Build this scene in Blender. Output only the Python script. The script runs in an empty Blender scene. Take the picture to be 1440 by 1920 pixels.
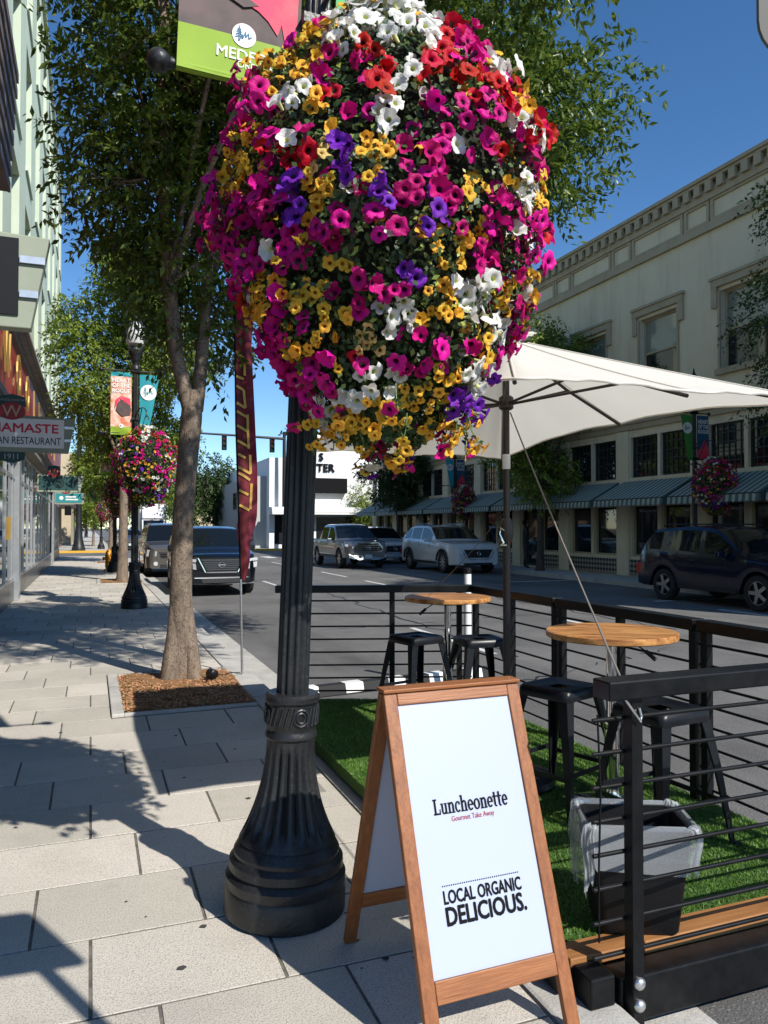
import bpy, math, random
import numpy as np
from mathutils import Vector, Matrix
R = math.radians
PI = math.pi
SC = bpy.context.scene
COL = SC.collection

# ------------------------------------------------------------------ camera
cam_d = bpy.data.cameras.new('camera')
cam_d.sensor_fit = 'VERTICAL'; cam_d.sensor_height = 32.0; cam_d.lens = 24.0
cam_d.clip_start = 0.05; cam_d.clip_end = 1500
cam = bpy.data.objects.new('camera', cam_d); COL.objects.link(cam)
YAW = math.atan(550 / 1440); PIT = math.atan(28 / 1440)
cam.location = (0, 0, 1.55)
cam.rotation_euler = (PI / 2 + PIT, 0, -YAW)
SC.camera = cam

# ------------------------------------------------------------------ sky, sun, exposure
SUN_DIR = Vector((0.50, -1.08, 1.0)).normalized()      # towards the sun
elev = math.asin(SUN_DIR.z)
w = bpy.data.worlds.new('World'); SC.world = w; w.use_nodes = True
nt = w.node_tree; nt.nodes.clear()
sky = nt.nodes.new('ShaderNodeTexSky'); sky.sky_type = 'NISHITA'; sky.sun_disc = False
sky.sun_elevation = elev; sky.sun_rotation = math.atan2(SUN_DIR.x, SUN_DIR.y)
sky.altitude = 400; sky.air_density = 0.8; sky.dust_density = 0.0; sky.ozone_density = 2.0
bg = nt.nodes.new('ShaderNodeBackground'); bg.inputs['Strength'].default_value = 0.135
wo = nt.nodes.new('ShaderNodeOutputWorld')
hsv = nt.nodes.new('ShaderNodeHueSaturation'); hsv.inputs['Saturation'].default_value = 1.22
nt.links.new(sky.outputs['Color'], hsv.inputs['Color']); nt.links.new(hsv.outputs['Color'], bg.inputs['Color']); nt.links.new(bg.outputs['Background'], wo.inputs['Surface'])
sun_d = bpy.data.lights.new('sun', 'SUN'); sun_d.energy = 5.0; sun_d.angle = R(0.53); sun_d.color = (1.0, 0.955, 0.88)
sun = bpy.data.objects.new('sun', sun_d); COL.objects.link(sun)
sun.rotation_euler = (-SUN_DIR).to_track_quat('-Z', 'Y').to_euler()
sun.location = (5, -8, 20)
SC.view_settings.view_transform = 'Standard'; SC.view_settings.look = 'None'
SC.view_settings.exposure = 0.32; SC.view_settings.gamma = 1.0; SC.view_settings.use_curve_mapping = False
SC.cycles.max_bounces = 5; SC.cycles.diffuse_bounces = 2; SC.cycles.glossy_bounces = 3
SC.cycles.transparent_max_bounces = 6; SC.cycles.transmission_bounces = 3
SC.cycles.caustics_reflective = False; SC.cycles.caustics_refractive = False
SC.cycles.use_denoising = True

# ------------------------------------------------------------------ helpers
def lin(c):
    return tuple(((v / 255) / 12.92 if v / 255 <= 0.04045 else ((v / 255 + 0.055) / 1.055) ** 2.4) for v in c)

class MB:
    def __init__(s): s.V = []; s.F = []; s.M = []
    def add(s, v, f, m=0):
        o = len(s.V); s.V += [tuple(p) for p in v]
        for q in f: s.F.append(tuple(i + o for i in q)); s.M.append(m)
    def box(s, x0, x1, y0, y1, z0, z1, m=0):
        s.add([(x0,y0,z0),(x1,y0,z0),(x1,y1,z0),(x0,y1,z0),(x0,y0,z1),(x1,y0,z1),(x1,y1,z1),(x0,y1,z1)],
              [(0,3,2,1),(4,5,6,7),(0,1,5,4),(1,2,6,5),(2,3,7,6),(3,0,4,7)], m); return s
    def obox(s, c, size, rot=None, m=0):
        hx, hy, hz = [v / 2 for v in size]; c = Vector(c)
        rot = rot or Matrix.Identity(3)
        v = [c + rot @ Vector((a*hx, b*hy, d*hz)) for d in (-1,1) for a, b in ((-1,-1),(1,-1),(1,1),(-1,1))]
        s.add(v, [(0,3,2,1),(4,5,6,7),(0,1,5,4),(1,2,6,5),(2,3,7,6),(3,0,4,7)], m); return s
    def bar(s, p0, p1, w, h, up=(0,0,1), m=0):
        p0, p1 = Vector(p0), Vector(p1); d = p1 - p0; L = d.length; d.normalize()
        x = d.cross(Vector(up))
        if x.length < 1e-4: x = d.cross(Vector((1,0,0)))
        x.normalize(); z = x.cross(d)
        return s.obox((p0 + p1) / 2, (w, L, h), Matrix((x, d, z)).transposed(), m)
    def tube(s, pts, rad, n=8, m=0, cap=True):
        pts = [Vector(p) for p in pts]
        if not hasattr(rad, '__len__'): rad = [rad] * len(pts)
        o = len(s.V); ref = None
        for i, p in enumerate(pts):
            d = (pts[min(i+1, len(pts)-1)] - pts[max(i-1, 0)]).normalized()
            if ref is None: ref = d.orthogonal().normalized()
            ref = (ref - d * ref.dot(d)); ref = ref.normalized() if ref.length > 1e-6 else d.orthogonal().normalized()
            b = d.cross(ref)
            for k in range(n):
                a = 2 * PI * k / n
                s.V.append(tuple(p + (ref * math.cos(a) + b * math.sin(a)) * rad[i]))
        for i in range(len(pts) - 1):
            for k in range(n):
                a = o + i*n + k; b = o + i*n + (k+1) % n
                s.F.append((a, b, b + n, a + n)); s.M.append(m)
        if cap:
            s.F.append(tuple(o + k for k in range(n))[::-1]); s.M.append(m)
            s.F.append(tuple(o + (len(pts)-1)*n + k for k in range(n))); s.M.append(m)
        return s
    def lathe(s, prof, n=32, c=(0,0,0), flutes=0, m=0, axis='z', cap=True):
        o = len(s.V)
        for e in prof:
            r, z = e[0], e[1]; fd = e[2] if len(e) > 2 else 0
            for k in range(n):
                a = 2 * PI * k / n
                rr = r * (1 - fd * (0.5 - 0.5 * math.cos(a * flutes)) ** 2) if fd else r
                x, y = rr * math.cos(a), rr * math.sin(a)
                p = (x, y, z) if axis == 'z' else ((z, x, y) if axis == 'x' else (x, z, y))
                s.V.append((p[0]+c[0], p[1]+c[1], p[2]+c[2]))
        for i in range(len(prof) - 1):
            for k in range(n):
                a = o + i*n + k; b = o + i*n + (k+1) % n
                s.F.append((a, b, b + n, a + n)); s.M.append(m)
        if cap:
            s.F.append(tuple(o + k for k in range(n))[::-1]); s.M.append(m)
            s.F.append(tuple(o + (len(prof)-1)*n + k for k in range(n))); s.M.append(m)
        return s
    def prism(s, poly, d0, d1, fn, m=0):
        """poly: 2-D outline; fn(u, v, d) -> point; extruded d0..d1"""
        n = len(poly)
        s.add([fn(u, v, d0) for u, v in poly] + [fn(u, v, d1) for u, v in poly],
              [tuple(range(n))[::-1], tuple(range(n, 2*n))] + [(i, (i+1) % n, n + (i+1) % n, n + i) for i in range(n)], m)
        return s
    def build(s, name, mats, parent=None, smooth=None, bevel=0, kind=None, segs=2):
        me = bpy.data.meshes.new(name)
        me.from_pydata(s.V, [], s.F)
        if not isinstance(mats, (list, tuple)): mats = [mats]
        for q in mats: me.materials.append(q)
        if len(mats) > 1: me.polygons.foreach_set('material_index', s.M)
        if smooth is not None:
            me.polygons.foreach_set('use_smooth', [True] * len(me.polygons)); me.update()
            me.set_sharp_from_angle(angle=R(smooth))
        me.update()
        o = bpy.data.objects.new(name, me); COL.objects.link(o)
        if parent: o.parent = parent
        if bevel:
            b = o.modifiers.new('bevel', 'BEVEL'); b.width = bevel; b.segments = segs; b.limit_method = 'ANGLE'
            b.angle_limit = R(35)
        if kind: o['kind'] = kind
        return o

def np_mesh(name, V, F, mats, parent=None, kind=None, mi=None, smooth=False):
    """V (n,3), F (m,k) with constant k"""
    me = bpy.data.meshes.new(name)
    V = np.asarray(V, dtype=np.float32); F = np.asarray(F, dtype=np.int32); k = F.shape[1]
    me.vertices.add(len(V)); me.vertices.foreach_set('co', V.ravel())
    me.loops.add(F.size); me.loops.foreach_set('vertex_index', F.ravel())
    me.polygons.add(len(F)); me.polygons.foreach_set('loop_start', np.arange(0, F.size, k, dtype=np.int32))
    me.polygons.foreach_set('loop_total', np.full(len(F), k, dtype=np.int32))
    if not isinstance(mats, (list, tuple)): mats = [mats]
    for q in mats: me.materials.append(q)
    if mi is not None: me.polygons.foreach_set('material_index', np.asarray(mi, dtype=np.int32))
    if smooth: me.polygons.foreach_set('use_smooth', [True] * len(F))
    me.update(calc_edges=True); me.validate()
    o = bpy.data.objects.new(name, me); COL.objects.link(o)
    if parent: o.parent = parent
    if kind: o['kind'] = kind
    return o

def tag(o, label, cat, group=None):
    o['label'] = label; o['category'] = cat
    if group: o['group'] = group
    return o
def thing(name, label, cat, loc=(0,0,0), rz=0, group=None):
    o = bpy.data.objects.new(name, None); COL.objects.link(o)
    o.location = loc; o.rotation_euler = (0, 0, rz); o.empty_display_size = 0.2
    return tag(o, label, cat, group)
def struct(o):
    o['kind'] = 'structure'; return o
def copy_tree(o, parent=None):
    c = o.copy(); COL.objects.link(c); c.parent = parent
    for ch in list(o.children): copy_tree(ch, c)
    return c
def dup(o, label, loc, rz=None):
    c = copy_tree(o); c['label'] = label; c.location = loc
    if rz is not None: c.rotation_euler = (0, 0, rz)
    return c

def text(parent, string, mat, mtx, width=None, height=None, bold=0.0, name='lettering', align='CENTER', depth=0.0, space=1.0, shear=0.0):
    """flat lettering; mtx maps text plane (x right, y up) into the parent's space; fitted to WIDTH and/or cap HEIGHT"""
    cu = bpy.data.curves.new('txt', 'FONT'); cu.body = string; cu.align_x = 'CENTER'; cu.align_y = 'CENTER'
    cu.extrude = 0.0; cu.space_character = space; cu.shear = shear; cu.resolution_u = 3
    ob = bpy.data.objects.new('txt', cu); COL.objects.link(ob)
    bpy.context.view_layer.update()
    me = bpy.data.meshes.new_from_object(ob.evaluated_get(bpy.context.evaluated_depsgraph_get()))
    bpy.data.objects.remove(ob); bpy.data.curves.remove(cu)
    n = len(me.vertices); co = np.zeros(n*3, np.float32); me.vertices.foreach_get('co', co); co = co.reshape(-1, 3)
    lo, hi = co.min(0), co.max(0); co -= (lo + hi) / 2
    sx = width / (hi[0]-lo[0]) if width else None
    sy = height / (hi[1]-lo[1]) if height else None
    sx = sx or sy; sy = sy or sx
    co[:, 0] *= sx; co[:, 1] *= sy
    if align == 'LEFT': co[:, 0] -= co[:, 0].min()
    if bold:                                    # heavier strokes: shifted copies, each a hair further out
        b = bold * 0.45 * sy; cs = [co]; polys = [tuple(p.vertices) for p in me.polygons]
        for q, (dx, dy) in enumerate(((1,0),(-1,0),(0,1),(0,-1),(.7,.7),(-.7,.7),(.7,-.7),(-.7,-.7))): cs.append(co + np.array([dx*b, dy*b, 0.00006*(q+1)]))
        allp = [tuple(v + n*q for v in p) for q in range(9) for p in polys]
        co = np.concatenate(cs); n = len(co); me = bpy.data.meshes.new(name); me.from_pydata([tuple(c) for c in co.tolist()], [], allp)
    M = np.array(mtx); co = np.c_[co, np.ones(n)] @ M.T
    me.vertices.foreach_set('co', co[:, :3].astype(np.float32).ravel()); me.materials.clear(); me.materials.append(mat); me.update()
    me.name = name
    o = bpy.data.objects.new(name, me); COL.objects.link(o); o.parent = parent
    if depth:
        so = o.modifiers.new('solid', 'SOLIDIFY'); so.thickness = depth; so.offset = 0
    return o
def plane_m(origin, right, up):
    r, u = Vector(right).normalized(), Vector(up).normalized(); n = r.cross(u)
    return Matrix(((r.x,u.x,n.x,origin[0]),(r.y,u.y,n.y,origin[1]),(r.z,u.z,n.z,origin[2]),(0,0,0,1)))

# ------------------------------------------------------------------ materials
MATS = {}
def mat(name, col, rough=0.6, metal=0.0, col2=None, scale=8.0, detail=4.0, bump=0.0, bscale=None, stretch=None,
        island=0.0, objrand=0.0, transl=0.0, spec=0.5, coat=0.0, ramp=(0.35, 0.65), sheen=0.0, speck=None, alpha=1.0, world=False, stain=None):
    if name in MATS: return MATS[name]
    m = bpy.data.materials.new(name); m.use_nodes = True; N = m.node_tree; L = N.links
    p = N.nodes['Principled BSDF']; out = N.nodes['Material Output']
    p.inputs['Roughness'].default_value = rough; p.inputs['Metallic'].default_value = metal
    p.inputs['Specular IOR Level'].default_value = spec; p.inputs['Coat Weight'].default_value = coat
    p.inputs['Coat Roughness'].default_value = 0.03
    col = tuple(col) + (1,) if len(col) == 3 else col
    p.inputs['Base Color'].default_value = col
    cur = None
    if col2 or bump or speck or stain:
        tc = N.nodes.new('ShaderNodeTexCoord'); mp = N.nodes.new('ShaderNodeMapping'); src_ = N.nodes.new('ShaderNodeNewGeometry').outputs['Position'] if world else tc.outputs['Object']; L.new(src_, mp.inputs['Vector'])
        if stretch: mp.inputs['Scale'].default_value = stretch
    if col2:
        nz = N.nodes.new('ShaderNodeTexNoise'); nz.inputs['Scale'].default_value = scale; nz.inputs['Detail'].default_value = detail
        nz.inputs['Roughness'].default_value = 0.65
        L.new(mp.outputs['Vector'], nz.inputs['Vector'])
        cr = N.nodes.new('ShaderNodeValToRGB'); cr.color_ramp.elements[0].position = ramp[0]; cr.color_ramp.elements[1].position = ramp[1]
        cr.color_ramp.elements[0].color = col; cr.color_ramp.elements[1].color = tuple(col2) + (1,)
        L.new(nz.outputs['Fac'], cr.inputs['Fac']); cur = cr.outputs['Color']
    if speck:                                   # (colour, scale, threshold, amount)
        n2 = N.nodes.new('ShaderNodeTexNoise'); n2.inputs['Scale'].default_value = speck[1]; n2.inputs['Detail'].default_value = 2
        L.new(src_, n2.inputs['Vector'])
        c2 = N.nodes.new('ShaderNodeValToRGB'); c2.color_ramp.elements[0].position = speck[2]; c2.color_ramp.elements[1].position = speck[2] + 0.08
        c2.color_ramp.elements[0].color = (0,0,0,1); c2.color_ramp.elements[1].color = (speck[3],)*3 + (1,)
        L.new(n2.outputs['Fac'], c2.inputs['Fac'])
        mx = N.nodes.new('ShaderNodeMixRGB'); L.new(c2.outputs['Color'], mx.inputs['Fac'])
        if cur: L.new(cur, mx.inputs['Color1'])
        else: mx.inputs['Color1'].default_value = col
        mx.inputs['Color2'].default_value = tuple(speck[0]) + (1,); cur = mx.outputs['Color']
    if stain:                                   # broad weathering: (colour, scale, threshold, amount, stretch)
        m3 = N.nodes.new('ShaderNodeMapping'); L.new(src_, m3.inputs['Vector']); m3.inputs['Scale'].default_value = stain[4]
        n3 = N.nodes.new('ShaderNodeTexNoise'); n3.inputs['Scale'].default_value = stain[1]; n3.inputs['Detail'].default_value = 8; n3.inputs['Roughness'].default_value = 0.7
        L.new(m3.outputs['Vector'], n3.inputs['Vector'])
        c3 = N.nodes.new('ShaderNodeValToRGB'); c3.color_ramp.elements[0].position = stain[2]; c3.color_ramp.elements[1].position = stain[2] + 0.22
        c3.color_ramp.elements[0].color = (0,0,0,1); c3.color_ramp.elements[1].color = (stain[3],)*3 + (1,)
        L.new(n3.outputs['Fac'], c3.inputs['Fac'])
        x3 = N.nodes.new('ShaderNodeMixRGB'); L.new(c3.outputs['Color'], x3.inputs['Fac'])
        if cur: L.new(cur, x3.inputs['Color1'])
        else: x3.inputs['Color1'].default_value = col
        x3.inputs['Color2'].default_value = tuple(stain[0]) + (1,); cur = x3.outputs['Color']
    if island or objrand:
        if island:
            g = N.nodes.new('ShaderNodeNewGeometry'); rnd = g.outputs['Random Per Island']; amt = island
        else:
            g = N.nodes.new('ShaderNodeObjectInfo'); rnd = g.outputs['Random']; amt = objrand
        mr = N.nodes.new('ShaderNodeMapRange'); mr.inputs['To Min'].default_value = 1 - amt; mr.inputs['To Max'].default_value = 1 + amt
        L.new(rnd, mr.inputs['Value'])
        hs = N.nodes.new('ShaderNodeHueSaturation'); L.new(mr.outputs['Result'], hs.inputs['Value'])
        m2 = N.nodes.new('ShaderNodeMapRange'); m2.inputs['To Min'].default_value = 0.5 + amt * 0.06; m2.inputs['To Max'].default_value = 0.5 - amt * 0.06
        L.new(rnd, m2.inputs['Value']); L.new(m2.outputs['Result'], hs.inputs['Hue'])
        if cur: L.new(cur, hs.inputs['Color'])
        else: hs.inputs['Color'].default_value = col
        cur = hs.outputs['Color']
    if cur: L.new(cur, p.inputs['Base Color'])
    if bump:
        nb = N.nodes.new('ShaderNodeTexNoise'); nb.inputs['Scale'].default_value = bscale or scale * 4; nb.inputs['Detail'].default_value = 5
        L.new(mp.outputs['Vector'], nb.inputs['Vector'])
        b = N.nodes.new('ShaderNodeBump'); b.inputs['Strength'].default_value = bump; b.inputs['Distance'].default_value = 0.01
        L.new(nb.outputs['Fac'], b.inputs['Height']); L.new(b.outputs['Normal'], p.inputs['Normal'])
    if transl:
        t = N.nodes.new('ShaderNodeBsdfTranslucent'); mxs = N.nodes.new('ShaderNodeMixShader'); mxs.inputs['Fac'].default_value = transl
        if cur: L.new(cur, t.inputs['Color'])
        else: t.inputs['Color'].default_value = col
        L.new(p.outputs['BSDF'], mxs.inputs[1]); L.new(t.outputs['BSDF'], mxs.inputs[2]); L.new(mxs.outputs['Shader'], out.inputs['Surface'])
    if alpha < 1:
        t = N.nodes.new('ShaderNodeBsdfTransparent'); mxs = N.nodes.new('ShaderNodeMixShader'); mxs.inputs['Fac'].default_value = alpha
        L.new(t.outputs['BSDF'], mxs.inputs[1]); L.new(p.outputs['BSDF'], mxs.inputs[2]); L.new(mxs.outputs['Shader'], out.inputs['Surface'])
    MATS[name] = m
    return m

m_paver = mat('paver stone', (0.515,0.475,0.405), 0.85, col2=(0.62,0.575,0.50), scale=2.2, bump=0.35, bscale=160, objrand=0.13, speck=((0.24,0.22,0.20), 170, 0.54, 0.7), world=True, stain=((0.29,0.265,0.23), 1.1, 0.47, 0.6, (1,1,1)))
m_joint = mat('joint sand', (0.085,0.078,0.066), 0.95, col2=(0.19,0.172,0.145), scale=14)
m_conc = mat('kerb concrete', (0.40,0.385,0.355), 0.88, col2=(0.52,0.50,0.46), scale=3, bump=0.3, bscale=90, speck=((0.25,0.24,0.22),120,0.58,0.5), stain=((0.22,0.21,0.19), 2.0, 0.52, 0.6, (1,1,1)))
m_asph = mat('asphalt', (0.095,0.092,0.089), 0.9, col2=(0.155,0.150,0.144), scale=0.55, detail=9, bump=0.7, bscale=110, speck=((0.27,0.26,0.25),85,0.57,0.7), stain=((0.055,0.053,0.052), 0.45, 0.50, 0.75, (1.6,0.35,1)))
m_far = mat('far ground', (0.10,0.10,0.09), 0.95, col2=(0.16,0.15,0.13), scale=0.05)
m_line = mat('road paint', (0.70,0.70,0.67), 0.7, col2=(0.50,0.50,0.47), scale=9)
m_yellow = mat('yellow kerb paint', (0.72,0.40,0.03), 0.7, col2=(0.6,0.33,0.03), scale=5)
m_iron = mat('black cast iron', (0.008,0.009,0.010), 0.42, col2=(0.018,0.019,0.021), scale=5, bump=0.22, bscale=55, spec=0.45, stain=((0.048,0.046,0.043), 4.0, 0.52, 0.55, (1,1,.6)), speck=((0.06,0.058,0.055), 90, 0.62, 0.5))
m_black = mat('black powder coat', (0.004,0.0045,0.005), 0.38, col2=(0.010,0.010,0.011), scale=12, spec=0.20, bump=0.04, bscale=160)
m_stool = mat('charcoal metal', (0.005,0.006,0.008), 0.34, col2=(0.011,0.012,0.015), scale=6, spec=0.28)
m_chrome = mat('chrome', (0.75,0.75,0.76), 0.10, 1.0)
m_steel = mat('galvanised steel', (0.50,0.51,0.52), 0.35, 0.9, col2=(0.62,0.62,0.62), scale=20)
m_rubber = mat('rubber', (0.013,0.013,0.013), 0.75)
m_plastic = mat('black plastic', (0.008,0.008,0.009), 0.5, bump=0.1, bscale=200, spec=0.25)
m_white = mat('white paint', (0.78,0.78,0.77), 0.5, col2=(0.72,0.72,0.70), scale=2)
m_wood = mat('sign wood', (0.31,0.110,0.030), 0.5, col2=(0.17,0.050,0.012), scale=4, detail=8, stretch=(14,14,0.9), bump=0.15, bscale=14, ramp=(0.3,0.7))
m_woodx = mat('sign wood cross', (0.34,0.125,0.036), 0.5, col2=(0.20,0.062,0.016), scale=4, detail=8, stretch=(0.9,14,14), bump=0.15, bscale=14, ramp=(0.3,0.7))
m_top = mat('table wood', (0.55,0.27,0.085), 0.35, col2=(0.20,0.062,0.015), scale=3.2, detail=10, stretch=(1.2,8,8), bump=0.1, bscale=12, ramp=(0.42,0.64))
m_deck = mat('deck wood', (0.36,0.165,0.055), 0.6, col2=(0.24,0.10,0.03), scale=3, detail=7, stretch=(1,12,12), bump=0.15)
m_panel = mat('sign panel', (0.41,0.45,0.575), 0.35, spec=0.35)
m_ink = mat('black print', (0.006,0.006,0.007), 0.7, spec=0.12)
m_redink = mat('red print', (0.36,0.06,0.06), 0.7, spec=0.15)
m_bark = mat('bark', (0.10,0.072,0.052), 0.9, col2=(0.30,0.235,0.175), scale=5, detail=9, stretch=(3,3,1), bump=1.0, bscale=30, ramp=(0.3,0.72), speck=((0.07,0.05,0.036),48,0.54,0.7), stain=((0.34,0.20,0.10), 3.5, 0.56, 0.6, (1,1,.5)))
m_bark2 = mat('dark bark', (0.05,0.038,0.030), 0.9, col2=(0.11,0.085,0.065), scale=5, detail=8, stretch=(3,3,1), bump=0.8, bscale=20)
m_leaf = mat('zelkova leaves', (0.105,0.165,0.026), 0.36, island=0.42, transl=0.40, spec=0.45)
m_leaf2 = mat('bright leaves', (0.185,0.255,0.036), 0.5, island=0.35, transl=0.35, spec=0.4)
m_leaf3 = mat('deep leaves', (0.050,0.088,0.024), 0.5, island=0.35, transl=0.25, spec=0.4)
m_bleaf = mat('basket leaves', (0.055,0.100,0.026), 0.5, island=0.45, transl=0.25)
m_blime = mat('lime leaves', (0.32,0.38,0.06), 0.5, island=0.3, transl=0.25)
m_bcore = mat('basket core shade', (0.012,0.016,0.008), 0.95)  # inner shade of the flower ball put into a near-black colour
m_turf = mat('turf blades', (0.120,0.245,0.032), 0.5, col2=(0.075,0.165,0.022), scale=4.5, island=0.5, transl=0.2)
m_turfb = mat('turf backing', (0.035,0.085,0.012), 0.9, col2=(0.055,0.125,0.018), scale=60)
m_mulch = mat('mulch chips', (0.45,0.25,0.115), 0.9, island=0.5)
m_mulchb = mat('mulch bed', (0.24,0.120,0.048), 0.95, col2=(0.26,0.135,0.055), scale=40, bump=0.6, bscale=80)
m_canvas = mat('canopy cloth', (0.88,0.85,0.76), 0.85, col2=(0.90,0.87,0.79), scale=3, transl=0.38, bump=0.10, bscale=9)
m_bronze = mat('bronze pole', (0.050,0.038,0.032), 0.45, 0.3)
m_rope = mat('cord', (0.16,0.14,0.12), 0.8)
m_glass = mat('dark glass', (0.010,0.013,0.016), 0.03, spec=0.8)
m_shopglass = mat('shop glass', (0.030,0.036,0.040), 0.02, spec=1.0)
m_carglass = mat('car glass', (0.006,0.008,0.010), 0.03, spec=0.45)
# ================================================================== SETTING
random.seed(7); rng = np.random.default_rng(7)
ground = struct(MB().box(-400, 400, -200, 900, -0.9, -0.16).build('ground', m_far))
road = struct(MB().box(1.45, 14.35, -30, 300, -0.40, -0.13).build('road', m_asph))
cross = struct(MB().box(-60, 90, 44.2, 53.2, -0.395, -0.126).build('cross_road', m_asph))
# gutter beside the kerb
gut = struct(MB().box(1.62, 1.98, -8, 43.5, -0.2, -0.118).build('gutter', m_conc))

walk = struct(MB().box(-1.62, 1.37, -6, 43.6, -0.35, -0.0042).build('sidewalk', m_joint))
curb = struct(MB().box(1.38, 1.62, -6, 43.6, -0.35, 0.0).build('kerb', m_conc, bevel=0.015))
# kerb stones joints are cut as separate stones
# pavers: third-bond, 0.635 x 0.5 m
paver_meshes = {}
def paver(x0, x1, y0, y1, parent):
    key = (round(x1-x0, 3), round(y1-y0, 3))
    dz = random.uniform(-0.0015, 0.0015)
    if key not in paver_meshes:
        a, b = key; g = 0.0062; c = 0.0012
        mb = MB(); hx, hy = a/2-g, b/2-g
        mb.add([(-hx,-hy,-0.05),(hx,-hy,-0.05),(hx,hy,-0.05),(-hx,hy,-0.05),(-hx,-hy,-c),(hx,-hy,-c),(hx,hy,-c),(-hx,hy,-c),
                (-hx+c,-hy+c,0),(hx-c,-hy+c,0),(hx-c,hy-c,0),(-hx+c,hy-c,0)],
               [(0,1,5,4),(1,2,6,5),(2,3,7,6),(3,0,4,7),(4,5,9,8),(5,6,10,9),(6,7,11,10),(7,4,8,11),(8,9,10,11)])
        me = bpy.data.meshes.new('paver'); me.from_pydata(mb.V, [], mb.F); me.materials.append(m_paver); me.update()
        paver_meshes[key] = me
    o = bpy.data.objects.new('paver', paver_meshes[key]); COL.objects.link(o); o.parent = parent
    o.location = ((x0+x1)/2, (y0+y1)/2, dz); return o
PX0, PX1 = 0.17, 1.40     # planter x range
def in_planter(x0, x1, y0, y1):
    for (py0, py1) in ((6.62, 8.50), (22.2, 24.2), (34.6, 36.4)):
        if y1 > py0 + 0.02 and y0 < py1 - 0.02 and x1 > PX0 + 0.02: return True
    return False
far = MB(); count = 0
row = 0; y = 3.12 - 0.5 * 6
offs = {0: -0.20, 1: 0.22, 2: 0.01}
k = -6
while y < 43.4:
    off = offs[k % 3]
    js = [off + 0.635 * i for i in range(-4, 5)]
    js = [-1.61] + [j for j in js if -1.5 < j < 1.28] + [1.372]
    y1 = y + 0.5
    for a, b in zip(js[:-1], js[1:]):
        segs = [(a, b)]
        if in_planter(a, b, y, y1):
            segs = [(a, PX0)] if a < PX0 - 0.05 else []
        for s0, s1 in segs:
            vis = y > 1.2
            if vis and count < 298 and y < 38:
                paver(s0, s1, y, y1, walk); count += 1
            else:
                far.box(s0 + .0045, s1 - .0045, y + .0045, y1 - .0045, -0.05, 0.0)
    y = y1; k += 1
po = far.build('far_pavers', m_paver, walk, kind='stuff')
# planter borders + mulch
def planter(y0, y1, idx):
    b = MB(); w_ = 0.10
    b.box(PX0, PX0 + w_, y0, y1, -0.1, 0.022); b.box(PX0 + w_, PX1 - .03, y0, y0 + w_*.5, -0.1, 0.020); b.box(PX0 + w_, PX1 - .03, y1 - w_, y1, -0.1, 0.020)
    bo = struct(b.build('planter_border' if idx == 0 else 'planter_edging', m_conc, bevel=0.008))
    bed = MB(); nx, ny = 14, 22
    xs = np.linspace(PX0 + w_, PX1 - .02, nx); ys = np.linspace(y0 + w_*.5, y1 - w_, ny)
    V = [(x, y_, 0.005 + 0.012 * math.sin(x * 9 + y_ * 5) + random.uniform(-.008, .008) + 0.03 * math.exp(-((x-.84)**2 + (y_-(y0+1.5))**2) * 4)) for y_ in ys for x in xs]
    bed.add(V, [(j*nx+i, j*nx+i+1, (j+1)*nx+i+1, (j+1)*nx+i) for j in range(ny-1) for i in range(nx-1)])
    struct(bed.build('mulch_bed', m_mulchb, smooth=60))
    n = 9000 if idx == 0 else 900
    c = np.c_[rng.uniform(PX0 + w_, PX1 - .03, n), rng.uniform(y0 + w_, y1 - w_, n), rng.uniform(.0, .035, n)]
    a = rng.uniform(0, PI, n); ln = rng.uniform(.006, .018, n); wd = rng.uniform(.002, .006, n); tl = rng.uniform(-.5, .5, n)
    u = np.c_[np.cos(a), np.sin(a), tl] * ln[:, None]; v = np.c_[-np.sin(a), np.cos(a), rng.uniform(-.5, .5, n)] * wd[:, None]
    V = np.stack([c-u-v, c+u-v, c+u+v, c-u+v], 1).reshape(-1, 3)
    np_mesh('wood_chips', V, np.arange(4*n).reshape(-1, 4), m_mulch, kind='stuff')['label'] = 'loose brown wood chips spread in the tree planter'
planter(6.66, 8.48, 0); planter(22.2, 24.1, 1); planter(34.6, 36.3, 2)

# far kerb and right-hand sidewalk, far block sidewalks
rw = struct(MB().box(14.35, 16.3, -10, 43.6, -0.35, 0.0).build('far_sidewalk', m_conc))
rk = struct(MB().box(14.2, 14.347, -10, 43.6, -0.35, 0.004).build('far_kerb', m_conc))
struct(MB().box(-30, 1.4, 53.6, 300, -0.35, 0.0).build('next_block_sidewalk', m_conc))
struct(MB().box(10.2, 60, 53.6, 300, -0.35, -0.002).build('corner_sidewalk', m_conc))
struct(MB().box(10.0, 22, 53.4, 53.6, -0.35, 0.01).build('corner_kerb', m_yellow))
struct(MB().box(-2, 1.4, 53.4, 53.6, -0.35, 0.01).build('near_corner_kerb', m_yellow))
struct(MB().box(1.4, 1.6, 53.6, 70, -0.35, 0.01).build('painted_kerb', m_yellow))
struct(MB().box(-60, -1.6, 43.6, 44.2, -0.35, 0.0).build('side_kerb', m_conc))
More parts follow.
